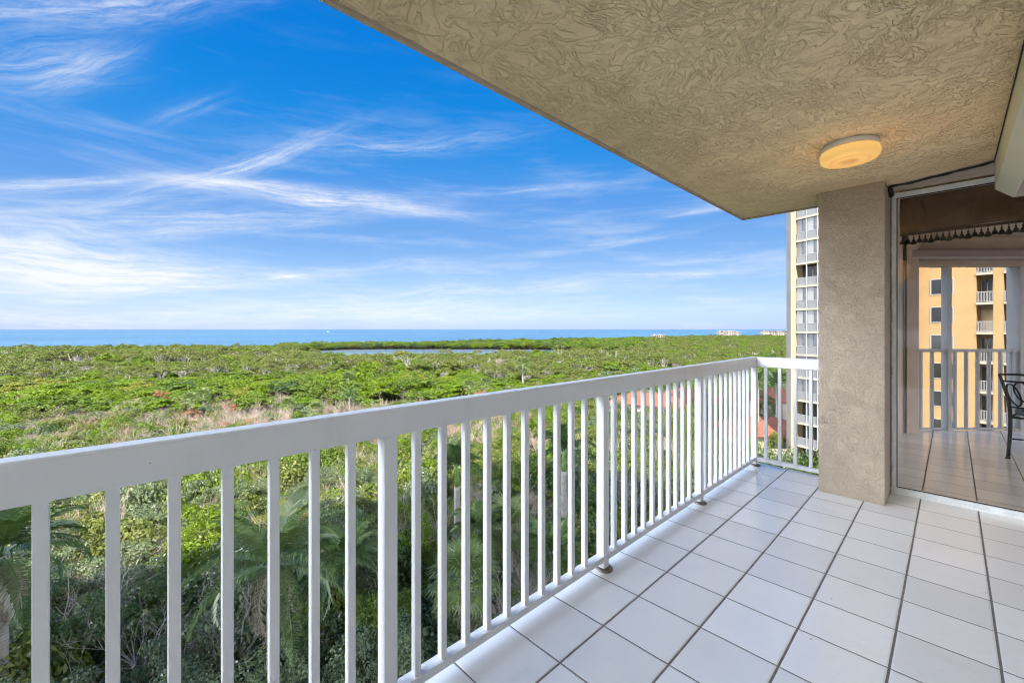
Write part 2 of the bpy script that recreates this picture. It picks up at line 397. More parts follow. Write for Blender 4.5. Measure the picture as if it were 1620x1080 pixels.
bld = thing('apartment_building', 'textured beige apartment building wrapped around the balcony, seen behind the glass as lanai walls', 'building', (0, 0, 0))
bm = MB()
bm.box(-30, 8.2, -22, -0.70, 2.72, 39.0); bm.box(-30, 8.2, -22, -0.70, -16.5, -0.22)
bm.box(-30, -4.02, -22, -0.70, -0.2, 2.7)
for k in range(1, 13): bm.box(-4.0, 4.68, -0.70, 1.46, 2.9*k+2.46, 2.9*k+2.70)
for k in range(1, 6): bm.box(-4.0, 4.68, -0.70, 1.40, -2.9*k-0.2, -2.9*k)
bm.build('storeys', M['cream'], bld)
bm = MB(); bm.box(-4.0, -1.6, -0.86, -0.66, 0.0, CEIL); bm.box(3.3, 4.64, -0.86, -0.66, 0.0, CEIL); bm.box(-1.6, 3.3, -0.86, -0.66, 2.2, CEIL)
bm.build('wall', simple('light_wall_paint', (0.78, 0.74, 0.66), 0.7), bld)
bm = MB()  # unseen white drape added to bounce light onto the ceiling
for k in range(98):
    x = -1.6+4.9*k/98; bm.box(x, x+.05, -0.84-.012*math.sin(k*1.3), -0.82-.012*math.sin(k*1.3), 0.03, 2.19)
bm.build('bounce_curtain', simple('white_bounce_cloth', (0.80, 0.78, 0.74), 0.9), bld)
bm = MB()
for x in (-1.59, -0.02, 1.60, 3.24): bm.box(x, x+.05, -0.76, -0.71, 0.002, 2.198)
bm.box(-1.54, 3.24, -0.755, -0.715, 2.15, 2.197); bm.box(-1.54, 3.24, -0.755, -0.715, 0.002, 0.045)
bm.build('door_frame', M['white2'], bld)
bm = MB()                                                     # lanai walls and ceiling behind the glass
bm.box(4.76, 7.60, 0.44, 0.60, 0.001, 2.56)                    # outer side wall
bm.prism([(7.40, 0.40), (7.62, 0.44), (7.66, 0.30), (7.54, 0.30)], 0.001, 2.56)   # jamb
bm.box(4.70, 4.84, -4.4, -0.70, 0.001, 2.56)
bm.box(4.84, 6.2, -4.42, -4.30, 0.001, 2.56)
bm.build('lanai_wall', M['lanai'], bld)
bm = MB(); bm.prism([(4.70, -4.4), (12.0, -4.4), (12.0, -3.7), (7.7, 0.62), (4.70, 0.62)], 2.562, 2.70)
bm.build('lanai_ceiling', M['lanai'], bld)

bm = MB(); bm.box(4.245, 4.70, 0.352, 0.766, 0.0, CEIL)
tag(bm.build('stucco_column', M['column'], None, bevel=0.006), 'beige textured stucco column standing between the white railing and the glass pane', 'column')

# plaster strip and black cable above the glass
bm = MB(); bm.prism([(4.62, 0.345), (4.43, 0.345), (4.22, -0.24), (4.62, -0.24)], CEIL-0.004, CEIL-0.0005)
tag(bm.build('plaster_patch', M['band']), 'pinkish smooth plaster strip on the ceiling above the glass pane', 'plaster strip')
bm = MB(); pts = []
for k in range(22):
    f = k/21; pts.append((4.415-0.175*f+0.028*math.sin(math.pi*f)+0.006*math.sin(9*f), 0.335-0.53*f, CEIL-0.012+0.002*math.sin(20*f)))
pts = [(4.53, 0.337, 2.405), (4.49, 0.337, 2.425), (4.44, 0.336, 2.44)]+pts
bm.tube(pts, [0.018, 0.017, 0.014]+[0.009+0.0016*math.sin(k*1.7) for k in range(22)], 8)
tag(bm.build('black_cable', M['black'], None, True), 'black cable running along the ceiling from the column above the glass', 'cable')

# ------------------------------------------------------------------ railing
rail = thing('balcony_railing', 'white painted metal balcony railing with square balusters around the tiled floor', 'railing', (0, 0, 0))
YC = 1.348
bm = MB()
bm.extr([(-4.0, 1.320, .972), (-4.0, 1.320, 1.060), (-4.0, 1.326, 1.066), (-4.0, 1.376, 1.066), (-4.0, 1.382, 1.060), (-4.0, 1.382, .972)], (8.63, 0, 0))
bm.build('top_rail', M['white'], rail, bevel=0.002)
bm = MB(); bm.extr([(4.568, 1.318, .972), (4.568, 1.318, 1.060), (4.574, 1.318, 1.066), (4.624, 1.318, 1.066), (4.630, 1.318, 1.060), (4.630, 1.318, .972)], (0, -0.552, 0))
bm.build('top_rail', M['white'], rail, bevel=0.002)
bm = MB(); bm.box(-4.0, 4.62, 1.325, 1.372, 0.055, 0.087); bm.build('bottom_rail', M['white'], rail, bevel=0.002)
bm = MB(); bm.box(4.572, 4.619, 0.767, 1.324, 0.052, 0.084); bm.build('bottom_rail', M['white'], rail, bevel=0.002)
post_me = MB().box(-.0245, .0245, -.026, .024, 0.02, 0.972).mesh('post', M['white'])
foot_bm = MB().lathe([(0.0, 0.0), (0.046, 0.0), (0.048, 0.004), (0.044, 0.010), (0.030, 0.013), (0.0, 0.013)], n=28)
foot_me = foot_bm.mesh('foot_flange', M['rust'], True)
bal_me = MB().box(-.0125, .0125, -.0135, .0135, 0.087, 0.972).mesh('baluster', M['white'])
posts = [0.697+1.2935*k for k in range(-3, 4)]; posts[-1] = 4.594
BAL_X = []
for p in posts:
    o = obj('post', post_me, rail, 0.003); o.location = (p, YC, 0)
    f = obj('foot_flange', foot_me, o); f.location = (0.012, -0.004, 0.001)
for a, b in zip(posts[:-1], posts[1:]):
    for k in range(10):
        x = b-0.130-0.1117*k if b < 1.0 else a+0.113+0.1127*k
        BAL_X.append(x); o = obj('baluster', bal_me, rail, 0.002); o.location = (x, YC, 0)
for y in (1.247, 1.130, 1.004, 0.885):
    o = obj('baluster', bal_me, rail, 0.002); o.location = (4.595, y, 0)

# ------------------------------------------------------------------ ceiling lamp
lamp = thing('ceiling_light', 'round amber glowing ceiling light with white rim on the stucco ceiling', 'lamp', (3.26, 0.432, CEIL))
bm = MB(); bm.lathe([(0.0, -0.001), (0.136, -0.001), (0.140, -0.010), (0.138, -0.030), (0.126, -0.034), (0.0, -0.034)], n=48)
bm.build('rim', M['white'], lamp, True)
def lampmat():
    m, t, b = mat('amber_diffuser')
    tc = t.n('ShaderNodeTexCoord').outputs['Object']; x, y, z = t.sep(tc)
    r = t.m('SQRT', t.m('ADD', t.m('MULTIPLY', x, x), t.m('MULTIPLY', y, y)))
    dirt = t.m('MULTIPLY', t.mr(t.m('ADD', r, t.m('MULTIPLY', t.noise(tc, 30, 3), 0.03)), 0.082, 0.045), t.m('LESS_THAN', z, -0.095))
    b.inputs['Base Color'].default_value = (0.75, 0.45, 0.16, 1); b.inputs['Roughness'].default_value = 0.35
    t.L.new(t.mix(dirt, (1.0, 0.60, 0.17, 1), (0.42, 0.22, 0.09, 1)), b.inputs['Emission Color'])
    ringf = t.mr(t.m('ABSOLUTE', t.m('SUBTRACT', r, 0.095)), 0.0, 0.012, 0.10, 0.18)
    t.put(b.inputs['Emission Strength'], t.m('MULTIPLY', ringf, t.mr(z, -0.10, -0.05, 0.95, 1.25)))
    return m
bm = MB(); bm.lathe([(0.128, -0.035), (0.142, -0.040), (0.147, -0.055), (0.147, -0.078), (0.138, -0.096), (0.115, -0.104), (0.095, -0.101), (0.075, -0.104), (0.0, -0.106)], n=48)
bm.build('diffuser', lampmat(), lamp, True)
ll = bpy.data.lights.new('lamp_bulb', 'POINT'); ll.energy = 0.8; ll.color = (1.0, 0.55, 0.22); ll.shadow_soft_size = 0.13
lo = bpy.data.objects.new('lamp_bulb', ll); C.objects.link(lo); lo.parent = lamp; lo.location = (0, 0, -0.5)

# ------------------------------------------------------------------ shutter housing
sh = thing('shutter_housing', 'cream metal shutter housing hung under the ceiling at the right edge', 'shutter box', (0, 0, 0))
prof = [(4.27, -0.196, 2.457), (4.27, -0.196, 2.268), (4.27, -0.275, 2.196), (4.27, -0.52, 2.196), (4.27, -0.52, 2.457)]
bm = MB(); bm.extr(prof, (-6.0, 0, 0)); bm.build('housing', M['boxpaint'], sh, bevel=0.003)
bm = MB(); bm.box(-1.7, 4.24, -0.5, -0.285, 2.190, 2.1945); bm.build('underside_panel', M['band'], sh)
bm = MB(); bm.box(-1.7, 4.27, -0.1945, -0.191, 2.440, 2.452); bm.build('seam', M['black'], sh)

# ------------------------------------------------------------------ glass pane of the lanai
gw = thing('fixed_window', 'large glass pane in a thin white frame beside the stucco column', 'window', (4.66, 0.345, 0))
W = -1.04
bm = MB(); bm.box(-0.02, 0.05, -0.030, 0.0, 0.0, 2.445); bm.box(-0.02, 0.05, W, W+0.03, 0.0, 2.445)
bm.box(-0.02, 0.05, W+0.03, -0.030, 2.405, 2.445); bm.box(-0.02, 0.05, W+0.03, -0.030, 0.0, 0.05)
bm.box(-0.032, -0.0205, W, 0, 0.0, 0.022)
fr = bm.build('frame', M['white2'], gw, bevel=0.002)
bm = MB(); bm.box(-0.010, -0.002, -0.036, -0.0305, 0.051, 2.404); bm.box(-0.010, -0.002, W+0.03, -0.036, 0.0505, 0.056); bm.box(-0.010, -0.002, W+0.03, -0.036, 2.398, 2.404)
bm.build('gasket', M['black'], gw)
bm = MB(); bm.box(0.008, 0.014, W+0.03, -0.030, 0.05, 2.405); bm.build('pane', M['glass'], gw)
bm = MB()
for k in range(40):
    z = 0.05+2.38*k/39; r = 0.006+0.004*random.Random(k).random()
    bm.tube([(-0.02, 0.002, z), (-0.018, 0.002, z+0.07)], r, 6)
bm.build('caulk', simple('old_caulk', (0.34, 0.30, 0.25), 0.9, var=0.3, scale=20), gw)

val = thing('valance', 'brown fabric valance trimmed with dark tassels hanging behind the glass', 'valance', (4.74, 0.30, 0))
VW = 1.0; vs = []; fs = []; nx, nz = 60, 14
for i in range(nx+1):
    for j in range(nz+1):
        y = -VW*i/nx; z = 2.50-(2.50-2.125)*j/nz
        xx = 0.012*math.sin(y*17+j*0.5)*j/nz+0.02*math.sin(j/nz*math.pi*2.2+y*3)
        vs.append((xx, y, z))
for i in range(nx):
    for j in range(nz):
        a = i*(nz+1)+j; fs.append((a, a+1, a+nz+2, a+nz+1))
bm = MB(); bm.add(vs, fs); fo = bm.build('fabric', M['fabric'], val, True)
sm = fo.modifiers.new('thickness', 'SOLIDIFY'); sm.thickness = 0.004
bm = MB(); bm.box(-0.008, 0.012, -VW, 0, 2.104, 2.124); bm.build('trim_band', simple('trim_braid', (0.10, 0.075, 0.055), 0.8, var=0.3, scale=60), val)
tb = MB(); tb.lathe([(0.001, 0.0), (0.0045, -0.004), (0.0045, -0.010), (0.002, -0.014), (0.006, -0.018), (0.010, -0.026), (0.0145, -0.040), (0.013, -0.046), (0.0, -0.046)], n=10)
for a in range(10):
    th = a*0.628; tb.tube([(0.007*math.cos(th), 0, 0.006+0.007*math.sin(th)), (0.007*math.cos(th+.63), 0, 0.006+0.007*math.sin(th+.63))], 0.0018, 5)
t_me = tb.mesh('tassel', M['tassel'], True)
for k in range(29):
    o = obj('tassel', t_me, val); o.location = (0.0, -0.016-0.0335*k, 2.090); o.scale = (1.3, 1.3, 1.25+0.12*((k*7) % 3-1))

# diagonal lanai opening: local x runs to the right along the opening, y points outwards
U = 1447.0
p0 = at_depth(U-2, V0, 5.60)
lan = thing('lanai_railing', 'white lanai railing with square balusters seen through the glass', 'railing', (p0.x, p0.y, 0), TH-math.pi/2)
OW = 5.4
bm = MB(); bm.box(0, OW, -0.02, 0.03, 1.036, 1.076); bm.build('top_rail', M['lanaiframe'], lan, bevel=0.002)
bm = MB(); bm.box(0, OW, -0.02, 0.03, 0.004, 0.030); bm.build('bottom_rail', M['lanaiframe'], lan, bevel=0.002)
lb_me = MB().box(-.0125, .0125, -.015, .02, 0.030, 1.036).mesh('baluster', M['lanaiframe'])
for k in range(35):
    if k == 2: continue
    o = obj('baluster', lb_me, lan, 0.002); o.location = (0.105+0.1515*k, 0.008, 0)
scr = thing('lanai_screen_frame', 'tall white screen posts and header around the lanai opening behind the glass', 'screen frame', (p0.x, p0.y, 0), TH-math.pi/2)
pm = MB().box(-0.025, 0.025, -0.030, 0.062, 0.002, 2.17).mesh('post', M['lanaiframe'])
for x in (0.455,):
    o = obj('post', pm, scr, 0.002); o.location = (x, 0, 0)
pm2 = MB().box(-0.05, 0.05, -0.030, 0.13, 0.002, 2.17).mesh('post', M['lanaiframe'])
for x in (1.435, 2.9, 4.4):
    o = obj('post', pm2, scr, 0.002); o.location = (x, 0, 0)
bm = MB(); bm.box(-0.25, OW, -0.035, 0.10, 2.171, 2.556); bm.build('header', M['lanai'], scr)
roll = thing('roller_shade', 'rolled up mauve shade cassette above the lanai opening behind the glass', 'roller shade', (p0.x, p0.y, 0), TH-math.pi/2)
bm = MB(); bm.extr([(-0.23, -0.06, 2.24), (-0.23, -0.16, 2.245), (-0.23, -0.18, 2.27), (-0.23, -0.18, 2.35), (-0.23, -0.15, 2.38), (-0.23, -0.06, 2.38)], (OW+0.1, 0, 0))
bm.build('cassette', simple('mauve_cassette', (0.36, 0.28, 0.26), 0.35, var=0.05), roll)
cb = MB()
for k in range(100):
    x = 0.0+0.052*k; cb.tube([(x, -0.11, 2.222), (x+0.022, -0.11, 2.222)], 0.006, 6)
cb.build('bead_trim', M['white'], roll)

# ------------------------------------------------------------------ wrought iron chair in the lanai
d0 = 4.37; base = at_depth(1595, V0, d0); 
ch = thing('patio_chair', 'black wrought iron chair with scrolled back and teal seat cushion behind the glass', 'chair', (base.x, base.y, 0), TH-math.pi/2-R_(65))
def mirror(pts, w): return [(w-x, y, z) for x, y, z in pts]
WCH = 0.46
side = [(-0.02, -0.150, 0.877), (-0.01, -0.080, 0.759), (0, -0.010, 0.628), (0, 0.045, 0.484), (0, 0.055, 0.340), (0, 0.036, 0.192), (0.0, 0.0, 0.012)]
def smooth_curve(p, n=6):
    out = []; P = [Vector(q) for q in p]
    for i in range(len(P)-1):
        a, b, c, d = P[max(i-1, 0)], P[i], P[i+1], P[min(i+2, len(P)-1)]
        for k in range(n):
            t = k/n; out.append(0.5*((2*b)+(c-a)*t+(2*a-5*b+4*c-d)*t*t+(3*b-a-3*c+d)*t**3))
    return out+[P[-1]]
for sd in (side, mirror(side, WCH)):
    bm = MB(); c_ = smooth_curve(sd); bm.tube(c_, [0.012+0.004*min(1, i/12) for i in range(len(c_))], 8)
    bm.box(c_[-1].x-0.016, c_[-1].x+0.016, c_[-1].y-0.016, c_[-1].y+0.016, 0.001, 0.014)
    bm.build('rear_leg', M['iron'], ch, True)
fl = [(0.02, 0.50, 0.44), (0.015, 0.52, 0.25), (-0.01, 0.55, 0.012)]
for sd in (fl, mirror(fl, WCH)):
    bm = MB(); bm.tube(smooth_curve(sd), 0.013, 8); bm.build('front_leg', M['iron'], ch, True)
bm = MB()
bm.tube([(-0.02, -0.150, 0.876), (0.1, -0.175, 0.886), (0.36, -0.175, 0.886), (WCH+0.02, -0.150, 0.876)], 0.011, 8)
bm.tube([(-0.012, -0.105, 0.805), (WCH/2, -0.13, 0.812), (WCH+0.012, -0.105, 0.805)], 0.009, 8)
bm.tube([(0.0, 0.025, 0.535), (WCH/2, 0.01, 0.53), (WCH, 0.025, 0.535)], 0.008, 8)
def oval(cx, cz, rx, rz, rot):
    pts = []
    for k in range(25):
        a = 2*math.pi*k/24; x, z = rx*math.cos(a), rz*math.sin(a)
        pts.append((cx+x*math.cos(rot)-z*math.sin(rot), 0.03-0.52*(cz+x*math.sin(rot)+z*math.cos(rot)-0.54), cz+x*math.sin(rot)+z*math.cos(rot)))
    return pts
for (cx_, cz_, rx, rz, ro) in ((0.05, 0.665, 0.04, 0.115, 0.15), (0.12, 0.70, 0.062, 0.105, 0.15), (0.235, 0.695, 0.062, 0.10, 0.0), (0.35, 0.70, 0.062, 0.105, -0.15), (0.41, 0.665, 0.04, 0.115, -0.15)):
    bm.tube(oval(cx_, cz_, rx, rz, ro), 0.008, 6)
bm.build('back_scroll', M['iron'], ch, True)
bm = MB(); bm.tube([(0.0, 0.05, 0.425), (-0.015, 0.25, 0.43), (0.02, 0.50, 0.44), (WCH/2, 0.54, 0.44), (WCH-0.02, 0.50, 0.44), (WCH+0.015, 0.25, 0.43), (WCH, 0.05, 0.425), (0.0, 0.05, 0.425)], 0.011, 8)
bm.tube([(0.0, 0.036, 0.20), (WCH/2, 0.2, 0.20), (WCH, 0.036, 0.20)], 0.008, 6)
bm.build('seat_frame', M['iron'], ch, True)
bm = MB(); prof = []
for k in range(9):
    a = -math.pi/2+math.pi*k/8; prof.append((0.215+0.035*math.cos(a), 0.473+0.034*math.sin(a)))
prof = [(0.0, 0.439)]+prof+[(0.10, 0.515), (0.0, 0.518)]
bm.lathe(prof, (WCH/2, 0.265, 0), 40); bm.build('cushion', M['cushion'], ch, True)

#__OUTDOORS__
# ================================================================== OUTDOORS
GZ = -16.5; SEA = -17.2
def shore(u):                                                   # distance along the view axis at which the wood ends
    return float(np.interp(u, [-300, 0, 400, 450, 600, 800, 1000, 1100, 1300], [330, 335, 350, 400, 440, 500, 690, 890, 1060]))
def gpt(u, d, z=0.0):
    r = FW+(u-CX)/F_PX*RT; return Vector((r[0]*d, r[1]*d, z))
# sea, ground, lagoon
def seamat():
    m, t, b = mat('sea_water')
    tc = t.n('ShaderNodeTexCoord').outputs['Object']
    n = t.noise(t.vm('MULTIPLY', tc, (0.0011, 0.0038, 1.0)), 1.0, 5, 0.6)
    t.L.new(t.ramp(n, [(0.35, (0.045, 0.110, 0.185)), (0.65, (0.065, 0.150, 0.240))]), b.inputs['Base Color'])
    b.inputs['Roughness'].default_value = 0.35; b.inputs['Specular IOR Level'].default_value = 0.25
    bump(t, t.m('ADD', t.noise(tc, 0.12, 4, 0.6), t.noise(tc, 0.02, 3, 0.6)), 1.0, 2.0, b); return m
bm = MB(); th = [R_(a) for a in range(-60, 181, 4)]; RR = 90000
bm.add([(0, 0, SEA)]+[(RR*math.cos(a), RR*math.sin(a), SEA) for a in th], [(0, i+1, i+2) for i in range(len(th)-1)])
tag(bm.build('sea', seamat()), kind='structure')
def groundmat():
    m, t, b = mat('woodland_floor')
    tc = t.n('ShaderNodeTexCoord').outputs['Object']
    n = t.noise(tc, 0.25, 6, 0.65); n2 = t.noise(tc, 2.0, 5, 0.7)
    c = t.ramp(n, [(0.35, (0.045, 0.06, 0.018)), (0.6, (0.13, 0.115, 0.05))])
    t.L.new(t.mix(t.m('MULTIPLY', n2, 0.6), c, (0.07, 0.075, 0.025, 1)), b.inputs['Base Color'])
    b.inputs['Roughness'].default_value = 0.95; bump(t, n2, 0.6, 0.3, b); return m
us = list(range(-2600, 2000, 100))
bm = MB(); V = [(-60, -60, GZ)]
rim = [gpt(u, shore(max(-300, min(1300, u)))/(1.0 if u <= 1300 else 1+(u-1300)/700)*(1.0 if u >= -300 else 300/(300+(-300-u)*0.6)), GZ) for u in us]
poly = [(p.x, p.y) for p in rim]
bm.prism([(-700, -200)]+[(p.x, p.y) for p in sorted(rim, key=lambda q: -math.atan2(q.y+60, q.x+700))][::-1][::-1]+[(1400, -200)], SEA-3, GZ)
tag(bm.build('ground', groundmat()), kind='structure')
def lagoonmat():
    m, t, b = mat('lagoon_water')
    tc = t.n('ShaderNodeTexCoord').outputs['Object']
    b.inputs['Base Color'].default_value = (0.16, 0.24, 0.34, 1); b.inputs['Roughness'].default_value = 0.12
    bump(t, t.noise(tc, 0.8, 3), 0.25, 0.2, b); return m
LAG = [(470, 268, 330), (520, 236, 360), (600, 234, 374), (700, 236, 376), (800, 240, 372), (880, 250, 362), (960, 268, 340), (1010, 285, 318)]
bm = MB(); near_ = [gpt(u, a, GZ+0.03) for u, a, b_ in LAG]; far_ = [gpt(u, b_, GZ+0.03) for u, a, b_ in LAG]
V = [tuple(p) for p in near_+far_]; nL = len(LAG)
bm.add(V, [(i, i+1, nL+i+1, nL+i) for i in range(nL-1)]); tag(bm.build('lagoon', lagoonmat()), kind='structure')
def in_lagoon(u, d):
    if u < 470 or u > 1010: return False
    a = np.interp(u, [q[0] for q in LAG], [q[1] for q in LAG]); b_ = np.interp(u, [q[0] for q in LAG], [q[2] for q in LAG])
    return a-3 < d < b_+3

# ------------------------------------------------------------------ foliage meshes
def leaves(rng, cen, nor, size, aspect=0.55, fold=0.25):
    """rhombic leaves at cen with rough normals nor -> verts, faces (two triangles folded along the rib)"""
    n = len(cen)
    nor = nor+rng.normal(0, 0.55, (n, 3)); nor /= np.linalg.norm(nor, axis=1)[:, None]
    t = rng.normal(0, 1, (n, 3)); t -= (t*nor).sum(1)[:, None]*nor; t /= np.linalg.norm(t, axis=1)[:, None]
    b = np.cross(nor, t); L = (size*rng.uniform(0.6, 1.3, n))[:, None]
    p0_ = cen-t*L*.5; p2 = cen+t*L*.5
    p1 = cen+b*L*.5*aspect+nor*L*fold*.5; p3 = cen-b*L*.5*aspect+nor*L*fold*.5
    V = np.stack([p0_, p1, p2, p3], 1).reshape(-1, 3)
    i = np.arange(n)*4
    return V, np.stack([i, i+1, i+2, i+3], 1)
def quads_mesh(name, V, Q, m):
    me = bpy.data.meshes.new(name)
    me.vertices.add(len(V)); me.vertices.foreach_set('co', V.astype(np.float32).ravel())
    k = Q.shape[1]
    me.loops.add(Q.size); me.loops.foreach_set('vertex_index', Q.astype(np.int32).ravel())
    me.polygons.add(len(Q)); me.polygons.foreach_set('loop_start', (np.arange(len(Q))*k).astype(np.int32))
    me.polygons.foreach_set('loop_total', np.full(len(Q), k, dtype=np.int32))
    me.materials.append(m); me.update(); me.validate(); return me
def crown_points(seed, R, H, base, ncl, per, cr, flat=0.75):
    """leaf positions and normals of a crown built of clumps; also returns the clump centres"""
    rng = np.random.default_rng(seed)
    d = rng.normal(0, 1, (ncl, 3)); d /= np.linalg.norm(d, axis=1)[:, None]; d[:, 2] = np.abs(d[:, 2])*1.0-0.25*(rng.random(ncl) < 0.45)
    rad = rng.uniform(0.45, 1.0, ncl)[:, None]**0.6
    lop = 1+0.22*np.sin(np.arctan2(d[:, 1], d[:, 0])*rng.integers(2, 4)+rng.uniform(0, 6))
    hc = (H-base)
    cc = d*rad*np.array([R, R, hc*flat]); cc[:, :2] *= lop[:, None]
    cc[:, 2] += base+hc*0.22
    rcl = cr*rng.uniform(0.6, 1.35, ncl)
    e = rng.normal(0, 1, (ncl, per, 3)); e /= np.linalg.norm(e, axis=2)[..., None]
    e[..., 2] = np.where(e[..., 2] < -0.25, -e[..., 2], e[..., 2])
    rr = rng.uniform(0.55, 1.05, (ncl, per, 1))
    P = cc[:, None, :]+e*rr*rcl[:, None, None]*np.array([1, 1, 0.72])
    N = e+np.array([0, 0, 0.55])
    keep = rng.random(ncl*per) < 0.93
    return rng, P.reshape(-1, 3)[keep], N.reshape(-1, 3)[keep], cc
def limb_mesh(seed, cc, base, r0, nl, lean=0.25):
    rnd = random.Random(seed); bm = MB()
    fork = Vector((rnd.uniform(-lean, lean), rnd.uniform(-lean, lean), base*rnd.uniform(0.55, 0.8)))
    bm.tube([(0, 0, -0.4), (fork.x*0.3, fork.y*0.3, fork.z*0.5), fork], [r0*1.25, r0, r0*0.85], 7)
    for i in rnd.sample(range(len(cc)), min(nl, len(cc))):
        t = Vector(cc[i]); mid = fork.lerp(t, 0.5)+Vector((rnd.uniform(-.35, .35), rnd.uniform(-.35, .35), rnd.uniform(-.1, .5)))
        bm.tube([fork, fork.lerp(mid, .5)+Vector((rnd.uniform(-.15, .15), rnd.uniform(-.15, .15), 0)), mid, t], [r0*.6, r0*.45, r0*.3, r0*.1], 5)
        for k in range(2):
            q = mid+Vector((rnd.uniform(-1, 1), rnd.uniform(-1, 1), rnd.uniform(0.1, 0.9)))
            bm.tube([mid, mid.lerp(q, .5)+Vector((0, 0, .12)), q], [r0*.26, r0*.17, r0*.06], 4)
    return bm
def twig_mesh(seed, H, W, nstem, depth=4, r0=0.035, curl=0.5):
    """leafless many-stemmed shrub"""
    rnd = random.Random(seed); bm = MB()
    def grow(p, d, L, r, lev):
        k = 3; pts = [p]; q = p; dd = d.copy()
        for i in range(k):
            dd = (dd+Vector((rnd.uniform(-curl, curl), rnd.uniform(-curl, curl), rnd.uniform(-.2, .35)))*0.5).normalized()
            q = q+dd*L/k; pts.append(q)
        bm.tube(pts, [r, r*.8, r*.62, r*.45], 4 if lev < 2 else 3, cap=False)
        if lev < depth:
            for _ in range(rnd.choice((2, 3, 3))):
                nd = (dd+Vector((rnd.uniform(-1, 1), rnd.uniform(-1, 1), rnd.uniform(-.35, .6)))*0.85).normalized()
                grow(pts[rnd.choice((1, 2, 3))], nd, L*rnd.uniform(.55, .8), r*.55, lev+1)
    for s_ in range(nstem):
        a = rnd.uniform(0, 2*math.pi); t = rnd.uniform(0.1, 0.75)
        grow(Vector((rnd.uniform(-.3, .3), rnd.uniform(-.3, .3), -0.1)), Vector((math.cos(a)*t*W/H, math.sin(a)*t*W/H, 1)).normalized(), H*rnd.uniform(.34, .46), r0*rnd.uniform(.7, 1.2), 0)
    return bm

GREENS = {
 'grey_green': leaf_mat('grey_green_leaf', (0.080, 0.118, 0.052), (0.175, 0.215, 0.110), 0.15, 0.30),
 'bright':     leaf_mat('bright_green_leaf', (0.070, 0.135, 0.004), (0.185, 0.262, 0.012), 0.22),
 'mid':        leaf_mat('mid_green_leaf', (0.066, 0.118, 0.010), (0.150, 0.208, 0.024), 0.2),
 'dark':       leaf_mat('dark_green_leaf', (0.036, 0.074, 0.022), (0.090, 0.140, 0.044), 0.25, 0.38),
 'olive':      leaf_mat('olive_leaf', (0.090, 0.118, 0.018), (0.175, 0.195, 0.045), 0.18),
 'yellow':     leaf_mat('yellow_green_leaf', (0.16, 0.19, 0.025), (0.28, 0.28, 0.05), 0.35),
 'palm':       leaf_mat('palm_leaf', (0.045, 0.100, 0.022), (0.155, 0.215, 0.080), 0.10, 0.22),
 'fanpalm':    leaf_mat('fan_palm_leaf', (0.095, 0.145, 0.040), (0.20, 0.245, 0.085), 0.22, 0.34),
 'deadfrond':  leaf_mat('dead_frond', (0.20, 0.155, 0.115), (0.34, 0.28, 0.22), 0.15, 0.8),
 'russet':     leaf_mat('russet_leaf', (0.27, 0.115, 0.06), (0.42, 0.21, 0.13), 0.2, 0.7),
}
KIND = {  # kind: (material, label look, leaf size, clumps, leaves per clump)
 'grey_green': ('grey-green leafy tree', 0.115), 'bright': ('bright green leafy tree', 0.115), 'dark': ('dark glossy green tree', 0.115),
 'mid': ('mid green bushy tree', 0.115), 'olive': ('olive green loose tree', 0.115), 'yellow': ('yellowish green bushy tree', 0.115)}
PROTO = {}
for ki, (k, (lab, lf)) in enumerate(KIND.items()):
    PROTO[k] = []
    for v in range(2 if k in ('yellow', 'olive') else 3):
        sd = 100*ki+v; R, H = 2.3, 6.0
        rng, P, N, cc = crown_points(sd, R, H, 2.0, 58, 260, 0.52)
        V, Q = leaves(rng, P, N, lf)
        PROTO[k].append((quads_mesh('crown', V, Q, GREENS[k]), limb_mesh(sd, cc, 2.6, 0.12, 20).mesh('trunk', M['palebark' if k in ('olive', 'grey_green') else 'bark'])))

def frond(rng, L, droop, nl, ll, lw, plume=0.9):
    """one feather frond along +x starting at the origin"""
    n = 14; t = np.linspace(0, 1, n)
    x = L*(t-0.10*t**3); z = 0.30*L*np.sin(t*math.pi*0.55)*(1-droop*0.3)-droop*L*0.62*t**2.3
    R = np.stack([x, 0*t, z], 1)
    V, Qd = [], []
    s = np.linspace(0.14, 0.995, nl)
    px_ = np.interp(s, t, R[:, 0]); pz = np.interp(s, t, R[:, 2])
    for side in (-1, 1):
        for i in range(nl):
            f = s[i]; l = ll*(math.sin(math.pi*min(1, f*0.92+0.08))**0.55)*rng.uniform(.85, 1.12)
            a = rng.normal(0, 0.28)*plume; fwd = 0.45+0.6*f
            d = np.array([fwd, side*math.cos(a), math.sin(a)+0.12]); d /= np.linalg.norm(d)
            p0_ = np.array([px_[i], 0, pz[i]]); mid = p0_+d*l*0.55; d2 = d+np.array([0, 0, -0.75-0.3*f]); d2 /= np.linalg.norm(d2)
            tip = mid+d2*l*0.5; w = np.array([1, 0, 0.25])*lw
            b = len(V); V += [p0_-w*.6, p0_+w*.6, mid+w, mid-w, tip]
            Qd += [(b, b+1, b+2, b+3), (b+3, b+2, b+4, b+4)]
    for i in range(n-1):
        w = 0.028*(1-0.8*t[i])+0.004; w2 = 0.028*(1-0.8*t[i+1])+0.004
        b = len(V); V += [R[i]+[0, -w, 0], R[i]+[0, w, 0], R[i+1]+[0, w2, 0], R[i+1]+[0, -w2, 0]]; Qd.append((b, b+1, b+2, b+3))
    return np.array(V), Qd
def faces_mesh(name, V, Fc, m):
    me = bpy.data.meshes.new(name); Fc = [tuple(dict.fromkeys(f)) for f in Fc]
    me.from_pydata(np.asarray(V).tolist(), [], Fc); me.materials.append(m); me.update(); return me
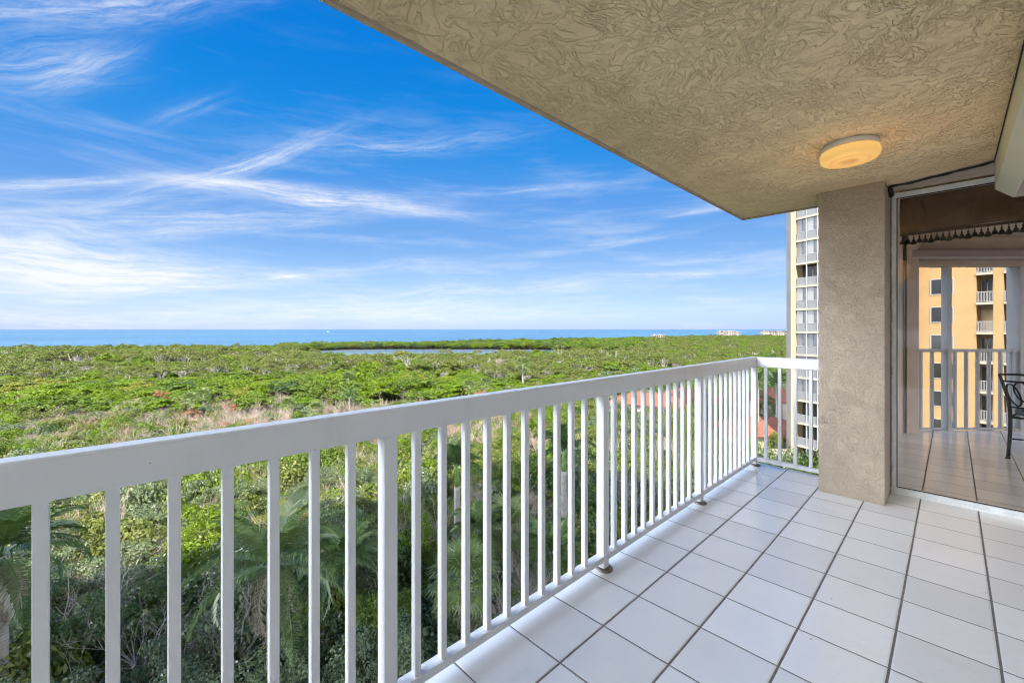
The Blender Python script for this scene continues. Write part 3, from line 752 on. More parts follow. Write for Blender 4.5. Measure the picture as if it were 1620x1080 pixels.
def rotz_tilt(V, az, tilt):
    c, s = math.cos(tilt), math.sin(tilt)
    V = V@np.array([[c, 0, s], [0, 1, 0], [-s, 0, c]])          # tilt up by rotating about y
    c, s = math.cos(az), math.sin(az)
    return V@np.array([[c, s, 0], [-s, c, 0], [0, 0, 1]])
def palm_crown(seed, L, nf, nl=46, ll=0.62, lw=0.018, m='palm', lo=-0.5, hi=1.15, plume=0.9):
    rng = np.random.default_rng(seed); VV, FF, b = [], [], 0
    for i in range(nf):
        el = lo+(hi-lo)*((i+0.5)/nf)**0.8; az = i*2.399+rng.normal(0, .15)
        V, Fq = frond(rng, L*rng.uniform(.85, 1.05), 1.0-0.55*max(0, el), nl, ll, lw, plume)
        V = rotz_tilt(V, az, el); VV.append(V); FF += [tuple(q+b for q in f) for f in Fq]; b += len(V)
    return faces_mesh('crown', np.concatenate(VV), FF, GREENS[m])
def fan_crown(seed, R, nf, m='fanpalm'):
    rng = np.random.default_rng(seed); VV, FF = [], []
    for i in range(nf):
        el = -0.7+2.0*((i+.5)/nf)**0.85; az = i*2.399+rng.normal(0, .2); V = []; Fq = []
        L = R*rng.uniform(.5, .62); bl = R*rng.uniform(.42, .55)
        V += [(0, -.012, 0), (0, .012, 0), (L, .01, 0), (L, -.01, 0)]; Fq.append((0, 1, 2, 3))
        for k in range(20):
            a = -2.0+4.0*k/19; l = bl*(1-0.25*abs(a)/2)*rng.uniform(.9, 1.08)
            d = np.array([math.cos(a), math.sin(a), 0]); o_ = np.array([L, 0, 0]); w = np.array([-math.sin(a), math.cos(a), 0])*0.032*R/1.5
            mid = o_+d*l*.6+np.array([0, 0, -.04*l]); tip = o_+d*l*.98+np.array([0, 0, -.36*l*rng.uniform(.6, 1.3)])
            b = len(V); V += [tuple(o_), tuple(mid+w), tuple(tip), tuple(mid-w)]; Fq.append((b, b+1, b+2, b+3))
        V = rotz_tilt(np.array(V), az, el); b = sum(len(q) for q in VV); VV.append(V); FF += [tuple(q+b for q in f) for f in Fq]
    return faces_mesh('crown', np.concatenate(VV), FF, GREENS[m])
def palm_trunk(h, r0, r1, lean=0.0, ring=True, seed=0):
    bm = MB(); n = 26; pts = []; rad = []
    for i in range(n):
        t = i/(n-1); pts.append((lean*t*t, 0.3*lean*math.sin(t*2), -h+h*t)); rad.append((r0+(r1-r0)*t)*(1+0.05*math.sin(i*2.6)*ring)*(1+0.35*max(0, 0.12-t)/0.12))
    bm.tube(pts, rad, 12); return bm
def trunkmat():
    m, t, b = mat('palm_trunk')
    tc = t.n('ShaderNodeTexCoord').outputs['Object']; z = t.sep(tc)[2]
    r = t.n('ShaderNodeTexWave', wave_type='BANDS', bands_direction='Z'); r.inputs['Scale'].default_value = 2.6; r.inputs['Distortion'].default_value = 1.5
    t.put(r.inputs['Vector'], tc)
    n = t.noise(tc, 3, 5, .7)
    t.L.new(t.mix(t.m('MULTIPLY', r.outputs['Fac'], 0.45), t.ramp(n, [(.3, (.26, .245, .22)), (.7, (.42, .40, .37))]), (0.2, 0.185, 0.16, 1)), b.inputs['Base Color'])
    bump(t, r.outputs['Fac'], 0.5, 0.02, b); b.inputs['Roughness'].default_value = 0.9; return m
TM = trunkmat()
SHAFT = simple('green_crownshaft', (0.16, 0.26, 0.06), 0.4, var=0.15, scale=4)

def palm(kind, u, v, d, size, label, seed, group=None, dead=0, trunk_r=0.17, lean=0.0, rz=0.0):
    top = at_depth(u, v, d)
    g = {'feather': 'feather_palm', 'royal': 'royal_palm', 'fan': 'fan_palm', 'coconut': 'coconut_palm'}[kind]
    t = thing(g, label, 'palm tree', (top.x, top.y, top.z), rz, group)
    if kind == 'fan': obj('crown', fan_crown(seed, size, 34), t)
    elif kind == 'royal': obj('crown', palm_crown(seed, size, 14, 40, .66, .034, plume=.35, lo=-0.35, hi=1.2), t)
    elif kind == 'coconut': obj('crown', palm_crown(seed, size, 17, 34, .62, .035, lo=-0.55, hi=1.1, plume=.5), t)
    else: obj('crown', palm_crown(seed, size, 19, 46, .74, .030, lo=-0.7, hi=1.0, plume=.3), t)
    if dead:
        rng = np.random.default_rng(seed+9); VV, FF, b = [], [], 0
        for i in range(dead):
            V, Fq = frond(rng, size*.85, 1.25, 44, .5, .016, 1.2); V = rotz_tilt(V, i*2.4+1.3+rz, -0.95-0.1*i % .3); VV.append(V)
            FF += [tuple(q+b for q in f) for f in Fq]; b += len(V)
        obj('dead_fronds', faces_mesh('dead_fronds', np.concatenate(VV), FF, GREENS['deadfrond']), t)
    h = top.z-GZ+0.3
    if kind == 'royal':
        bm = MB(); bm.tube([(0, 0, -1.35), (0, 0, -0.9), (0, 0, -.3), (0, 0, .25)], [trunk_r*.80, trunk_r*.86, trunk_r*.6, trunk_r*.3], 12)
        bm.build('crownshaft', SHAFT, t, True)
        o = palm_trunk(h-1.3, trunk_r*1.25, trunk_r*.95, lean).build('trunk', TM, t, True); o.location = (-lean, 0, -1.3)
    else:
        o = palm_trunk(h, trunk_r*1.2, trunk_r, lean).build('trunk', TM, t, True); o.location = (-lean, 0, 0)
    return t
palm('feather', 432, 893, 15.5, 3.3, 'largest feather palm with arching dark fronds, low behind the left balusters', 1, dead=4, trunk_r=.2)
palm('feather', 2, 880, 15.0, 2.9, 'feather palm with brown hanging dead fronds at the left picture edge', 2, dead=6, trunk_r=.17, rz=.6)
palm('feather', 548, 880, 21.5, 2.3, 'small feather palm left of the wide third railing post, low in the shade', 3, trunk_r=.14, rz=1.0)
palm('royal', 892, 715, 29.0, 2.7, 'royal palm with lime green crownshaft and pale trunk seen through the railing', 4, trunk_r=.2)
palm('royal', 723, 737, 27.0, 1.9, 'small palm with drooping crown and grey trunk seen between balusters', 5, trunk_r=.19, rz=.5)
palm('fan', 735, 915, 18.5, 1.75, 'spiky fan palm beside pale bare twigs, lowest of the fan palms', 6, trunk_r=.17)
palm('fan', 806, 835, 24.0, 1.9, 'fan palm above the pale bare twigs behind the balusters', 7, trunk_r=.17, rz=.4)
palm('feather', 758, 838, 23.0, 2.0, 'small bluish feather palm between two fan palms in the shade', 8, trunk_r=.12)
palm('feather', 872, 872, 22.0, 2.0, 'upright feather palm just left of the royal palm trunk', 10, trunk_r=.12, rz=.8)
palm('coconut', 553, 628, 84.0, 2.9, 'green palm rising from the dry scrub above the handrail', 11, trunk_r=.16)
palm('fan', 551, 599, 108.0, 2.3, 'thin trunked fan palm with small ragged crown above the green palm', 12, trunk_r=.2)
palm('fan', 827, 577, 122.0, 2.9, 'lone fan palm on a thin pale trunk above the handrail', 13, trunk_r=.24)
palm('coconut', 1199, 603, 60.0, 2.6, 'coconut palm beside the railing corner in front of the small red roof', 14, trunk_r=.15)
palm('coconut', 1229, 607, 64.0, 2.9, 'coconut palm with bushy crown against the tower edge', 15, trunk_r=.15, rz=1.2)
palm('coconut', 1222, 655, 75.0, 2.4, 'shorter coconut palm standing behind the red roofed house', 16, trunk_r=.15, rz=.7)
for q, (u, v, d) in enumerate(((300, 632, 78), (322, 625, 84), (455, 640, 80), (500, 648, 72), (742, 610, 92), (768, 606, 90))):
    palm('fan', u, v, d, 1.7, ('small fan palm in the dry scrub above the handrail, '+['first', 'second', 'third', 'fourth', 'fifth', 'sixth'][q]+' from the left'), 30+q, 'small fan palms in the dry scrub', trunk_r=.14)

# ------------------------------------------------------------------ single trees in front of the balcony
bal_u = sorted(to_px((x, YC, 0.5))[0] for x in BAL_X if x > -0.25)
ORD = ['first', 'second', 'third', 'fourth', 'fifth', 'sixth', 'seventh', 'eighth', 'ninth', 'tenth', 'eleventh', 'twelfth', 'thirteenth', 'fourteenth', 'fifteenth', 'sixteenth', 'seventeenth', 'eighteenth', 'nineteenth', 'twentieth']
def ordn(k):
    if k < 20: return ORD[k]
    return {2: 'twenty', 3: 'thirty', 4: 'forty'}[(k+1)//10]+'-'+ORD[(k+1) % 10-1] if (k+1) % 10 else {2: 'twentieth', 3: 'thirtieth', 4: 'fortieth'}[(k+1)//10]
PALM_PX = [(800, 905, 19.5, 1.3), (840, 880, 21, 1.2), (238, 835, 27, 1.3), (300, 782, 33, 1.3), (432, 893, 15.5, 3.3), (2, 880, 15, 2.9), (548, 880, 21.5, 2.3), (892, 760, 29, 2.7), (723, 770, 27, 1.9), (735, 915, 18.5, 1.75), (806, 835, 24, 1.9), (758, 838, 23, 2.0), (872, 872, 22, 2.0)]
placed = []                                                     # (x, y, r)
PALMS_AT = [(o.location.x, o.location.y) for o in C.objects if o.get('category') == 'palm tree']
rnd = random.Random(7)
near_trees = []
def rail_v(u):                                                  # picture height of the handrail's upper edge
    return 565+(1192-u)*0.1342 if u < 1192 else 566
tries = 0
while tries < 9000 and len(near_trees) < 190:
    tries += 1
    d = 9+40*math.sqrt(rnd.random()); u = rnd.uniform(-90, 1200)
    p = gpt(u, d)
    if p.y < 4.5 or p.x > 48 and p.y < 22: continue
    if p.x > 10 and p.y < 3.2+0.06*p.x: continue
    far = max(0, (d-26)/24)
    H = rnd.uniform(6.0, 8.0)*(1-0.42*min(1, far))
    if u > 640: H *= 0.86
    uu, vt, dd = to_px((p.x, p.y, GZ+H)); 
    if vt > 1090: continue
    floor_v = 738+max(0, (1192-u))*0.614
    if u > 560 and vt > floor_v-6: continue
    if vt < rail_v(u)+62: continue
    r = (2.0+rnd.random()*0.8)*(1-0.25*min(1, far))
    if any((p.x-a)**2+(p.y-b)**2 < (0.72*(r+c))**2 for a, b, c in placed): continue
    if any((p.x-a)**2+(p.y-b)**2 < 1.5 for a, b in PALMS_AT): continue
    # keep the palms open to view
    skip = False
    for (pu, pv, pd, ps) in PALM_PX:
        rad = ps*F_PX/pd
        if d < pd+1.2 and abs(uu-pu) < 0.9*rad+0.7*r*F_PX/d:
            hmax = EYE-(pv+0.55*rad-V0)*d/F_PX-GZ
            if hmax < H: H = hmax
            if H < 2.6: skip = True
    if skip: continue
    placed.append((p.x, p.y, r)); near_trees.append([p, H, r, u, d])
kinds_n = {}
for (p, H, r, u, d) in near_trees:
    lit = p.y > 27 or p.x > 22 and p.y < 14+0.9*(p.x-20)
    w = [('grey_green', 7), ('dark', 2.5), ('mid', 1.2), ('olive', .7)] if d < 24 else [('grey_green', 3), ('mid', 3), ('olive', 2), ('dark', 2), ('bright', 2), ('yellow', 1)]
    if u > 950: w = [('olive', 3), ('mid', 3), ('grey_green', 3), ('yellow', 1)]
    k = rnd.choices([a for a, b in w], [b for a, b in w])[0]
    kinds_n.setdefault(k, []).append((p, H, r, u, d))
info = []
for k, lst in kinds_n.items():
    for (p, H, r, u, d) in lst:
        uu, vv, dd = to_px((p.x, p.y, GZ+H*0.7)); gap = sum(1 for b in bal_u if b < uu)
        info.append((k, gap, vv, p, H, r))
info.sort(key=lambda q: (q[0], q[1], q[2]))
from collections import Counter
cnt = Counter((q[0], q[1]) for q in info); seen = Counter(); madeproto = {}
for (k, gap, vv, p, H, r) in info:
    n = cnt[(k, gap)]; i = seen[(k, gap)]; seen[(k, gap)] += 1
    where = 'in the %s railing gap from the left' % ordn(gap)
    rank = '' if n == 1 else ('upper ' if (n == 2 and i == 0) else 'lower ' if n == 2 else ['topmost ', 'second highest ', 'third highest ', 'fourth highest ', 'fifth highest ', 'sixth highest ', 'seventh highest '][min(i, 6)])
    lab = (rank+KIND[k][0]+' '+where)
    vi = rnd.randrange(len(PROTO[k])); cm, tm_ = PROTO[k][vi]
    t = thing('leafy_tree', lab, 'tree', (p.x, p.y, GZ), rnd.uniform(0, 6.28), 'leafy trees below the balcony')
    t.scale = (r/2.3, r/2.3*rnd.uniform(.9, 1.1), H/6.0)
    obj('crown', cm, t); obj('trunk', tm_, t)

# bare shrubs and rust coloured shrubs one can tell apart
TW = [twig_mesh(s_, 3.4, 3.6, 11, 4, 0.030).mesh('stems', M['dead']) for s_ in range(3)]
def retex(me, m):
    c = me.copy(); c.materials[0] = m; return c
TWM = {'tan': TW, 'pink': [retex(q, M['deadpink']) for q in TW], 'grey': [retex(q, M['deadgrey']) for q in TW], 'red': [retex(q, M['deadred']) for q in TW]}
rng, P, N, cc = crown_points(77, 1.3, 3.2, 0.6, 26, 40, 0.45); V, Q = leaves(rng, P, N, 0.2); RUS = quads_mesh('dry_leaves', V, Q, GREENS['russet'])
LOOK = {'tan': 'tan leafless shrub', 'pink': 'pinkish leafless shrub', 'grey': 'grey leafless shrub', 'red': 'rust red dry shrub'}
feat = [('tan', 238, 835, 27, 1.0), ('tan', 300, 782, 33, 1.1), ('tan', 215, 850, 25.5, .8), ('grey', 800, 905, 19.5, 1.15), ('grey', 840, 880, 21, 1.0), ('grey', 770, 960, 17.5, .8), ('grey', 150, 905, 20, 1.6), ('grey', 330, 940, 18, 1.5), ('grey', 640, 800, 28, 1.6), ('tan', 700, 800, 27, 1.5), ('grey', 590, 830, 26, 1.4), ('grey', 230, 985, 16.5, 1.5), ('tan', 850, 790, 28, 1.4), ('grey', 480, 770, 30, 1.5), ('tan', 120, 800, 29, 1.3), ('grey', 1000, 745, 32, 1.4), ('tan', 562, 700, 44, 1.2), ('tan', 585, 715, 41, 1.0),
        ('red', 355, 668, 70, 1.0), ('red', 303, 648, 78, 1.0), ('red', 372, 640, 84, 1.1), ('red', 252, 620, 96, 1.2), ('red', 128, 678, 70, .8), ('red', 392, 664, 72, .6), ('red', 760, 619, 84, .9), ('red', 410, 640, 88, .8)]
rr = random.Random(21)
for k in range(58):
    u = rr.uniform(10, 930); lo, hi = 604+0.015*(930-u)*0+12*rr.random(), rail_v(u)-6
    if hi < lo+4: lo = hi-8
    v = rr.uniform(lo if u > 250 else 640, hi); d = 14.6*F_PX/(v-V0)
    feat.append((rr.choice(['tan', 'tan', 'pink', 'grey']), u, v, d, rr.uniform(.9, 1.5)))
for k in range(8):
    u = rr.uniform(20, 900); feat.append(('grey' if k % 2 else 'tan', u, rail_v(u)+rr.uniform(100, 150), rr.uniform(30, 42), 1.2))
rows = {}
for f in feat: rows.setdefault((f[0], 'above the handrail' if f[2] < rail_v(f[1])+10 else 'seen through the railing'), []).append(f)
for (k, wh), lst in rows.items():
    lst.sort(key=lambda q: q[1])
    for i, (_, u, v, d, s_) in enumerate(lst):
        p = at_depth(u, v, d); t = thing('dry_shrub', '%s %s, %s of them from the left' % (LOOK[k], wh, ordn(i)), 'shrub', (p.x, p.y, max(GZ, p.z-3.0*s_)), rr.uniform(0, 6.28), 'leafless and dry shrubs in the scrub')
        t.scale = (s_*1.25, s_*1.25, s_*(1.0 if p.z-3.0*s_ > GZ else max(.5, (p.z-GZ)/3.0/s_)*1.0))
        obj('stems', TWM[k][i % 3], t)
        if k == 'red': obj('dry_leaves', RUS, t)

# ------------------------------------------------------------------ the wood as one mass
coll = bpy.data.collections.new('woodland_plants')
def proto(me):
    o = bpy.data.objects.new('wood_%02d' % len(coll.objects), me); coll.objects.link(o); return len(coll.objects)-1
def joined(*mes):
    bm_ = bmesh.new(); mats = []
    for me in mes:
        n0 = len(bm_.faces); bm_.from_mesh(me); bm_.faces.ensure_lookup_table()
        for f in bm_.faces[n0:]: f.material_index = len(mats)
        mats.append(me.materials[0])
    out = bpy.data.meshes.new('plant'); bm_.to_mesh(out); bm_.free()
    for m_ in mats: out.materials.append(m_)
    return out
ID = {}
def addp(key, me): ID.setdefault(key, []).append(proto(me))
for ki, k in enumerate(('bright', 'mid', 'olive', 'dark', 'yellow', 'grey_green')):
    for v in range(3):
        rng, P, N, cc = crown_points(900+ki*10+v, 2.6, 5.4, 1.6, 34, 84, 0.80, 0.62); V, Q = leaves(rng, P, N, 0.32, 0.7)
        addp(k, joined(quads_mesh('c', V, Q, GREENS[k]), limb_mesh(ki*7+v, cc, 2.0, 0.12, 5).mesh('t', M['bark'])))
for v in range(3):                                             # sparse crowns over pale trunks
    rng, P, N, cc = crown_points(960+v, 2.5, 7.0, 4.0, 24, 52, 0.66, 0.6); V, Q = leaves(rng, P, N, 0.30, 0.7)
    addp('pale_trunk', joined(quads_mesh('c', V, Q, GREENS['olive']), limb_mesh(70+v, cc, 2.2, 0.17, 14, 1.0).mesh('t', M['palebark'])))
for v in range(2):
    addp('snag', twig_mesh(50+v, 6.6, 4.0, 3, 3, 0.12, .7).mesh('t', M['palebark']))
    addp('tan', twig_mesh(60+v, 3.0, 4.0, 10, 4, 0.045).mesh('t', M['dead']))
    addp('pink', twig_mesh(64+v, 2.8, 4.0, 10, 4, 0.045).mesh('t', M['deadpink']))
    rng, P, N, cc = crown_points(980+v, 1.7, 2.2, 0.0, 34, 130, 0.46, 0.8); V, Q = leaves(rng, P, N, 0.14, 0.6)
    addp('lowbright', quads_mesh('c', V, Q, GREENS['bright'])); addp('lowmid', quads_mesh('c', V, Q, GREENS['mid'])); addp('lowgrey', quads_mesh('c', V, Q, GREENS['grey_green'])); addp('lowolive', quads_mesh('c', V, Q, GREENS['olive'])); addp('lowdark', quads_mesh('c', V, Q, GREENS['dark']))
addp('lowfan', fan_crown(5, 1.5, 22))

gn = bpy.data.node_groups.new('scatter', 'GeometryNodeTree')
gn.interface.new_socket('Geometry', in_out='INPUT', socket_type='NodeSocketGeometry'); gn.interface.new_socket('Geometry', in_out='OUTPUT', socket_type='NodeSocketGeometry')
T = NT(gn); gi_ = T.n('NodeGroupInput'); go_ = T.n('NodeGroupOutput')
ci = T.n('GeometryNodeCollectionInfo'); ci.inputs['Collection'].default_value = coll; ci.inputs['Separate Children'].default_value = True; ci.inputs['Reset Children'].default_value = True
io = T.n('GeometryNodeInstanceOnPoints'); io.inputs['Pick Instance'].default_value = True
def nattr(nm, ty):
    x = T.n('GeometryNodeInputNamedAttribute', data_type=ty); x.inputs['Name'].default_value = nm; return x.outputs['Attribute']
T.L.new(gi_.outputs[0], io.inputs['Points']); T.L.new(ci.outputs[0], io.inputs['Instance'])
T.L.new(nattr('idx', 'INT'), io.inputs['Instance Index']); T.L.new(nattr('rot', 'FLOAT_VECTOR'), io.inputs['Rotation']); T.L.new(nattr('scl', 'FLOAT_VECTOR'), io.inputs['Scale'])
T.L.new(io.outputs[0], go_.inputs[0])
def scatter(name, label, cat, items):
    me = bpy.data.meshes.new(name); me.from_pydata([tuple(i[0]) for i in items], [], [])
    a = me.attributes.new('idx', 'INT', 'POINT'); a.data.foreach_set('value', [i[1] for i in items])
    a = me.attributes.new('rot', 'FLOAT_VECTOR', 'POINT'); a.data.foreach_set('vector', [c for i in items for c in (0, 0, i[2])])
    a = me.attributes.new('scl', 'FLOAT_VECTOR', 'POINT'); a.data.foreach_set('vector', [c for i in items for c in i[3]])
    o = bpy.data.objects.new(name, me); C.objects.link(o); m_ = o.modifiers.new('scatter', 'NODES'); m_.node_group = gn
    return tag(o, label, cat, kind='stuff')
def pick(r, w): return r.choice(ID[r.choices([a for a, b in w], [b for a, b in w])[0]])
r3 = random.Random(99)
nz_ = np.random.default_rng(4)
def patch(x, y):                                                # slow pattern that groups kinds
    return math.sin(x*.047+1.3*math.sin(y*.031))+math.sin(y*.059+1.7*math.sin(x*.037))
mang, scrub, low = [], [], []
HOUSE_KEEP = []
def blocked(p):
    if p.x > 55 and p.y < 16: return True                       # tower
    for (a, b, c) in HOUSE_KEEP:
        if (p.x-a)**2+(p.y-b)**2 < c*c: return True
    return False
HOUSE_KEEP += [(80, 43, 8.5), (92, 40, 8), (68, 18.5, 8), (84, 22, 8), (74, 27, 5), (62, 20, 3)]
# scrub 46 - 88 m
d = 44.0
while d < 92:
    st = 2.3
    u = -260
    while u < 1330:
        p = gpt(u+r3.uniform(-.5, .5)*st*F_PX/d, d+r3.uniform(-1, 1)); pt = patch(p.x, p.y)
        uu = u; dry = (uu > 180 and uu < 840 and d > 58) or (d > 66 and uu <= 180)
        if not blocked(p) and p.y > 6:
            if dry: w = [('tan', 3.6+pt), ('pink', 1.8), ('lowgrey', 1.6), ('lowolive', 1.8), ('lowmid', max(.2, 1.0-pt)), ('lowbright', max(.1, .7-pt)), ('lowfan', .25)]
            else: w = [('lowmid', 2.2), ('lowbright', 2.4 if uu < 700 else 1.2), ('lowolive', 2.6), ('lowgrey', 1.6), ('tan', .7), ('lowdark', .7)]
            w = [(a, max(.05, b)) for a, b in w]
            sc = r3.uniform(.75, 1.35)*(1.25 if uu > 900 else 1)
            scrub.append(((p.x, p.y, GZ-0.1), pick(r3, w), r3.uniform(0, 6.28), (sc*1.1, sc*1.1, sc*r3.uniform(.8, 1.4))))
        u += st*F_PX/d
    d += 2.0
# undergrowth between the near trees
for k in range(1500):
    d = 8+38*math.sqrt(r3.random()); u = r3.uniform(-140, 1280); p = gpt(u, d)
    if p.y < 3.5 or blocked(p): continue
    sc = r3.uniform(.8, 1.7)
    low.append(((p.x, p.y, GZ-0.1), pick(r3, [('lowgrey', 3), ('lowdark', 3), ('lowmid', 2), ('lowolive', 1.2), ('tan', .5)] if p.y < 26 else [('lowmid', 3), ('lowolive', 3), ('lowbright', 2), ('lowgrey', 2), ('tan', .8)]), r3.uniform(0, 6.28), (sc, sc, sc*r3.uniform(.9, 1.7))))
# mangrove wood out to the shore
d = 84.0
while d < 1060:
    st = 3.9 if d < 160 else 4.5 if d < 300 else 5.2 if d < 520 else 7.5
    u = -300
    while u < 1330:
        du = u+r3.uniform(-.5, .5)*st*F_PX/d; p = gpt(du, d+r3.uniform(-.5, .5)*st); sh = shore(du)
        if d < sh-2 and not in_lagoon(du, d) and not blocked(p) and p.y > -30:
            pt = patch(p.x, p.y); hs_ = 1.0
            if d < 104 and du < 930 and r3.random() < (.75 if du > 250 else .25): u += st*F_PX/d; continue
            if du > 930 and d < 150: w = [('olive', 3), ('mid', 3), ('bright', 1.5), ('grey_green', 1.5), ('tan', 1.0)]; hs_ = .8
            elif d < 128: w = [('bright', 7), ('mid', 3+pt), ('dark', .8), ('yellow', .7), ('olive', max(.1, 1-pt)), ('tan', .25)]; hs_ = .84
            elif d < 150+14*pt: w = [('lowolive', 1.5), ('bright', 2.2), ('mid', 2), ('olive', 1.5), ('pale_trunk', .5)]; hs_ = .74
            elif d < 215+12*pt: w = [('pale_trunk', 7 if du < 480 else 3.5), ('snag', 2.4 if du < 480 else 1.1), ('olive', 1.8), ('bright', 1.4), ('mid', .8), ('tan', .5)]; hs_ = 1.04
            else: w = [('olive', 2), ('mid', 3+pt), ('bright', 2.6-pt), ('dark', .7), ('pale_trunk', 1.2), ('snag', .4)]; hs_ = .95
            if 450 < du < 1020 and 150 < d < 300: hs_ = .95 if r3.random() < .65 else 1.1
            if d > 330 and 440 < du < 1020: hs_ = 1.12; w = [('mid', 3), ('bright', 2), ('dark', 1.3), ('olive', .8)]
            if d > sh-22: w = [('olive', 2), ('dark', 2), ('mid', 2), ('snag', .8), ('tan', .8)]
            w = [(a, max(.05, b)) for a, b in w]
            big = r3.random() < .16; sc = r3.uniform(.72, 1.2)*st/3.3*(1 if d < 300 else .9)*(1.4 if big else 1); sz = r3.uniform(.66, 1.26)*hs_*(0.92+0.1*pt)*(1.14 if big else 1)
            mang.append(((p.x, p.y, GZ), pick(r3, w), r3.uniform(0, 6.28), (sc, sc, sz)))
        u += st*F_PX/d
    d += st*.92
for k in range(5200):                                           # the wood goes on past the left edge of the view
    r_d = 16+300*math.sqrt(r3.random()); an = R_(96+64*r3.random()); p = Vector((r_d*math.cos(an), r_d*math.sin(an), GZ))
    if to_px((p.x, p.y, GZ))[2] > 1 and to_px((p.x, p.y, GZ))[0] > -300: continue
    if r_d < 90 and r3.random() < .4: continue
    sc = r3.uniform(.8, 1.3)*(.8 if r_d < 90 else 1.35)
    mang.append(((p.x, p.y, GZ), pick(r3, [('bright', 3), ('mid', 3), ('olive', 2), ('grey_green', 1.5), ('tan', .5), ('pale_trunk', .6)]), r3.uniform(0, 6.28), (sc, sc, r3.uniform(.7, 1.1))))
scatter('mangrove_wood', 'dense bright green mangrove wood stretching from the scrub to the sea', 'wood', mang)
scatter('scrub', 'dry tan and green scrub between the near trees and the mangrove wood', 'scrub', scrub)
scatter('undergrowth', 'shaded undergrowth between the trees below the balcony', 'undergrowth', low)

# ------------------------------------------------------------------ neighbouring tower
TOWER_FLOORS = 17; FH = 2.9; ZB = 0.86-FH*6
def facade(u, d, deg):
    p = gpt(u, d); a = R_(deg)                                  # local +x runs to the viewer's right along the facade, +y away from the viewer
    return p, a
tw = thing('apartment_tower', 'tall cream and yellow apartment tower with stacked screened balconies beside the column', 'building', (0, 0, 0))
def frame_to_local(p, deg):
    """world position + rotation so that local x = along the facade to the right (towards -Y), y = into the building"""
    return Matrix.Translation(p) @ Matrix.Rotation(R_(deg), 4, 'Z')
PL = gpt(1276, 53.1); ML = frame_to_local(PL, 71.1-180)
PR = gpt(1490, 43.6); MR = frame_to_local(PR, 80.0-180)
def along(Mx, u):
    o_ = Mx.translation; dx = Mx.to_3x3() @ Vector((1, 0, 0)); r = FW+(u-CX)/F_PX*RT
    A = np.array([[dx.x, -r[0]], [dx.y, -r[1]]]); return float(np.linalg.solve(A, np.array([-o_.x, -o_.y]))[0])
def place(name, me, Mx, x=0, y=0, z=0, parent=None, bevel=0):
    o = obj(name, me, parent or tw, bevel); o.matrix_local = Mx @ Matrix.Translation((x, y, z)); return o
a0, a1, a2, a3 = along(ML, 1241.5), along(ML, 1252), along(ML, 1259.5), along(ML, 1276.3)
bw = a3-a2; ztop = ZB+FH*TOWER_FLOORS
ncol = 7; aend = a2+bw*ncol
bm = MB(); bm.box(a0, a1, 0.35, 9, GZ-.3, ztop); place('grey_wing', bm.mesh('grey_wing', M['greywall']), ML)
bm = MB(); bm.box(a1, a2, -0.12, 9.0, GZ-.3, ztop+.6); place('pier', bm.mesh('pier', M['pier']), ML)
bm = MB(); bm.box(a2, aend, 1.3, 9, GZ-.3, ztop+.6); place('wall', bm.mesh('wall', M['pier']), ML)
bm = MB(); bm.box(aend, along(ML, 1436), 0.2, 9, GZ-.3, ztop+.4); place('wall', bm.mesh('wall', M['yellow']), ML)
slit = MB().box(0, (a1-a0)*.28, -.03, .02, 0, 1.5).mesh('window', M['darkglass'])
slab = MB().box(a2, aend, -0.10, 1.3, 0, .24).mesh('slab', M['slabtrim'])
mull = MB().box(-.055, .055, -.06, .06, .24, FH).mesh('mullion', M['railwhite'])
r_ = MB(); r_.box(.06, bw-.06, -.03, .02, 1.22, 1.27); r_.box(.06, bw-.06, -.03, .02, .30, .34)
for k in range(14): r_.box(.06+(bw-.12)*(k+.5)/14-.012, .06+(bw-.12)*(k+.5)/14+.012, -.02, .012, .34, 1.22)
brail = r_.mesh('balcony_railing', M['railwhite'])
bpanel = MB().box(.06, bw-.06, .03, .05, .25, 1.25).mesh('kick_panel', simple('frosted_panel', (0.25, 0.25, 0.26), .5, var=.1, scale=.5))
sc_ = MB(); sc_.box(.06, bw*.55, .10, .13, 1.27, FH); sc_.box(bw*.55+.02, bw-.06, .14, .17, 1.27, FH)
scr_me = sc_.mesh('screen', M['screen'])
dk = MB().box(.06, bw-.06, 1.22, 1.28, .24, FH).mesh('glass_door', M['darkglass'])
shd = MB(); shd.box(.06, bw*.6, .10, .12, 1.27, FH); shademe = shd.mesh('shade', simple('grey_shade', (.30, .30, .30), .8, var=.08, scale=.6))
tr = random.Random(5)
for fl_ in range(TOWER_FLOORS):
    z = ZB+FH*fl_; place('slab', slab, ML, 0, 0, z)
    place('window', slit, ML, a0+(a1-a0)*.72-.005, 0.34, z+1.0)
    for c in range(ncol):
        x = a2+bw*c
        if c: place('mullion', mull, ML, x, -.02, z)
        if c > 3: continue
        place('balcony_railing', brail, ML, x, 0, z)
        place('kick_panel', bpanel, ML, x, 0, z)
        dark_row = fl_ in (8, 2, 1, 0, 14)
        if not dark_row: place('screen', scr_me, ML, x, 0, z)
        if not dark_row and tr.random() < .6: place('shade', shademe, ML, x, -.04, z)
        elif dark_row: place('glass_door', dk, ML, x, 0, z)
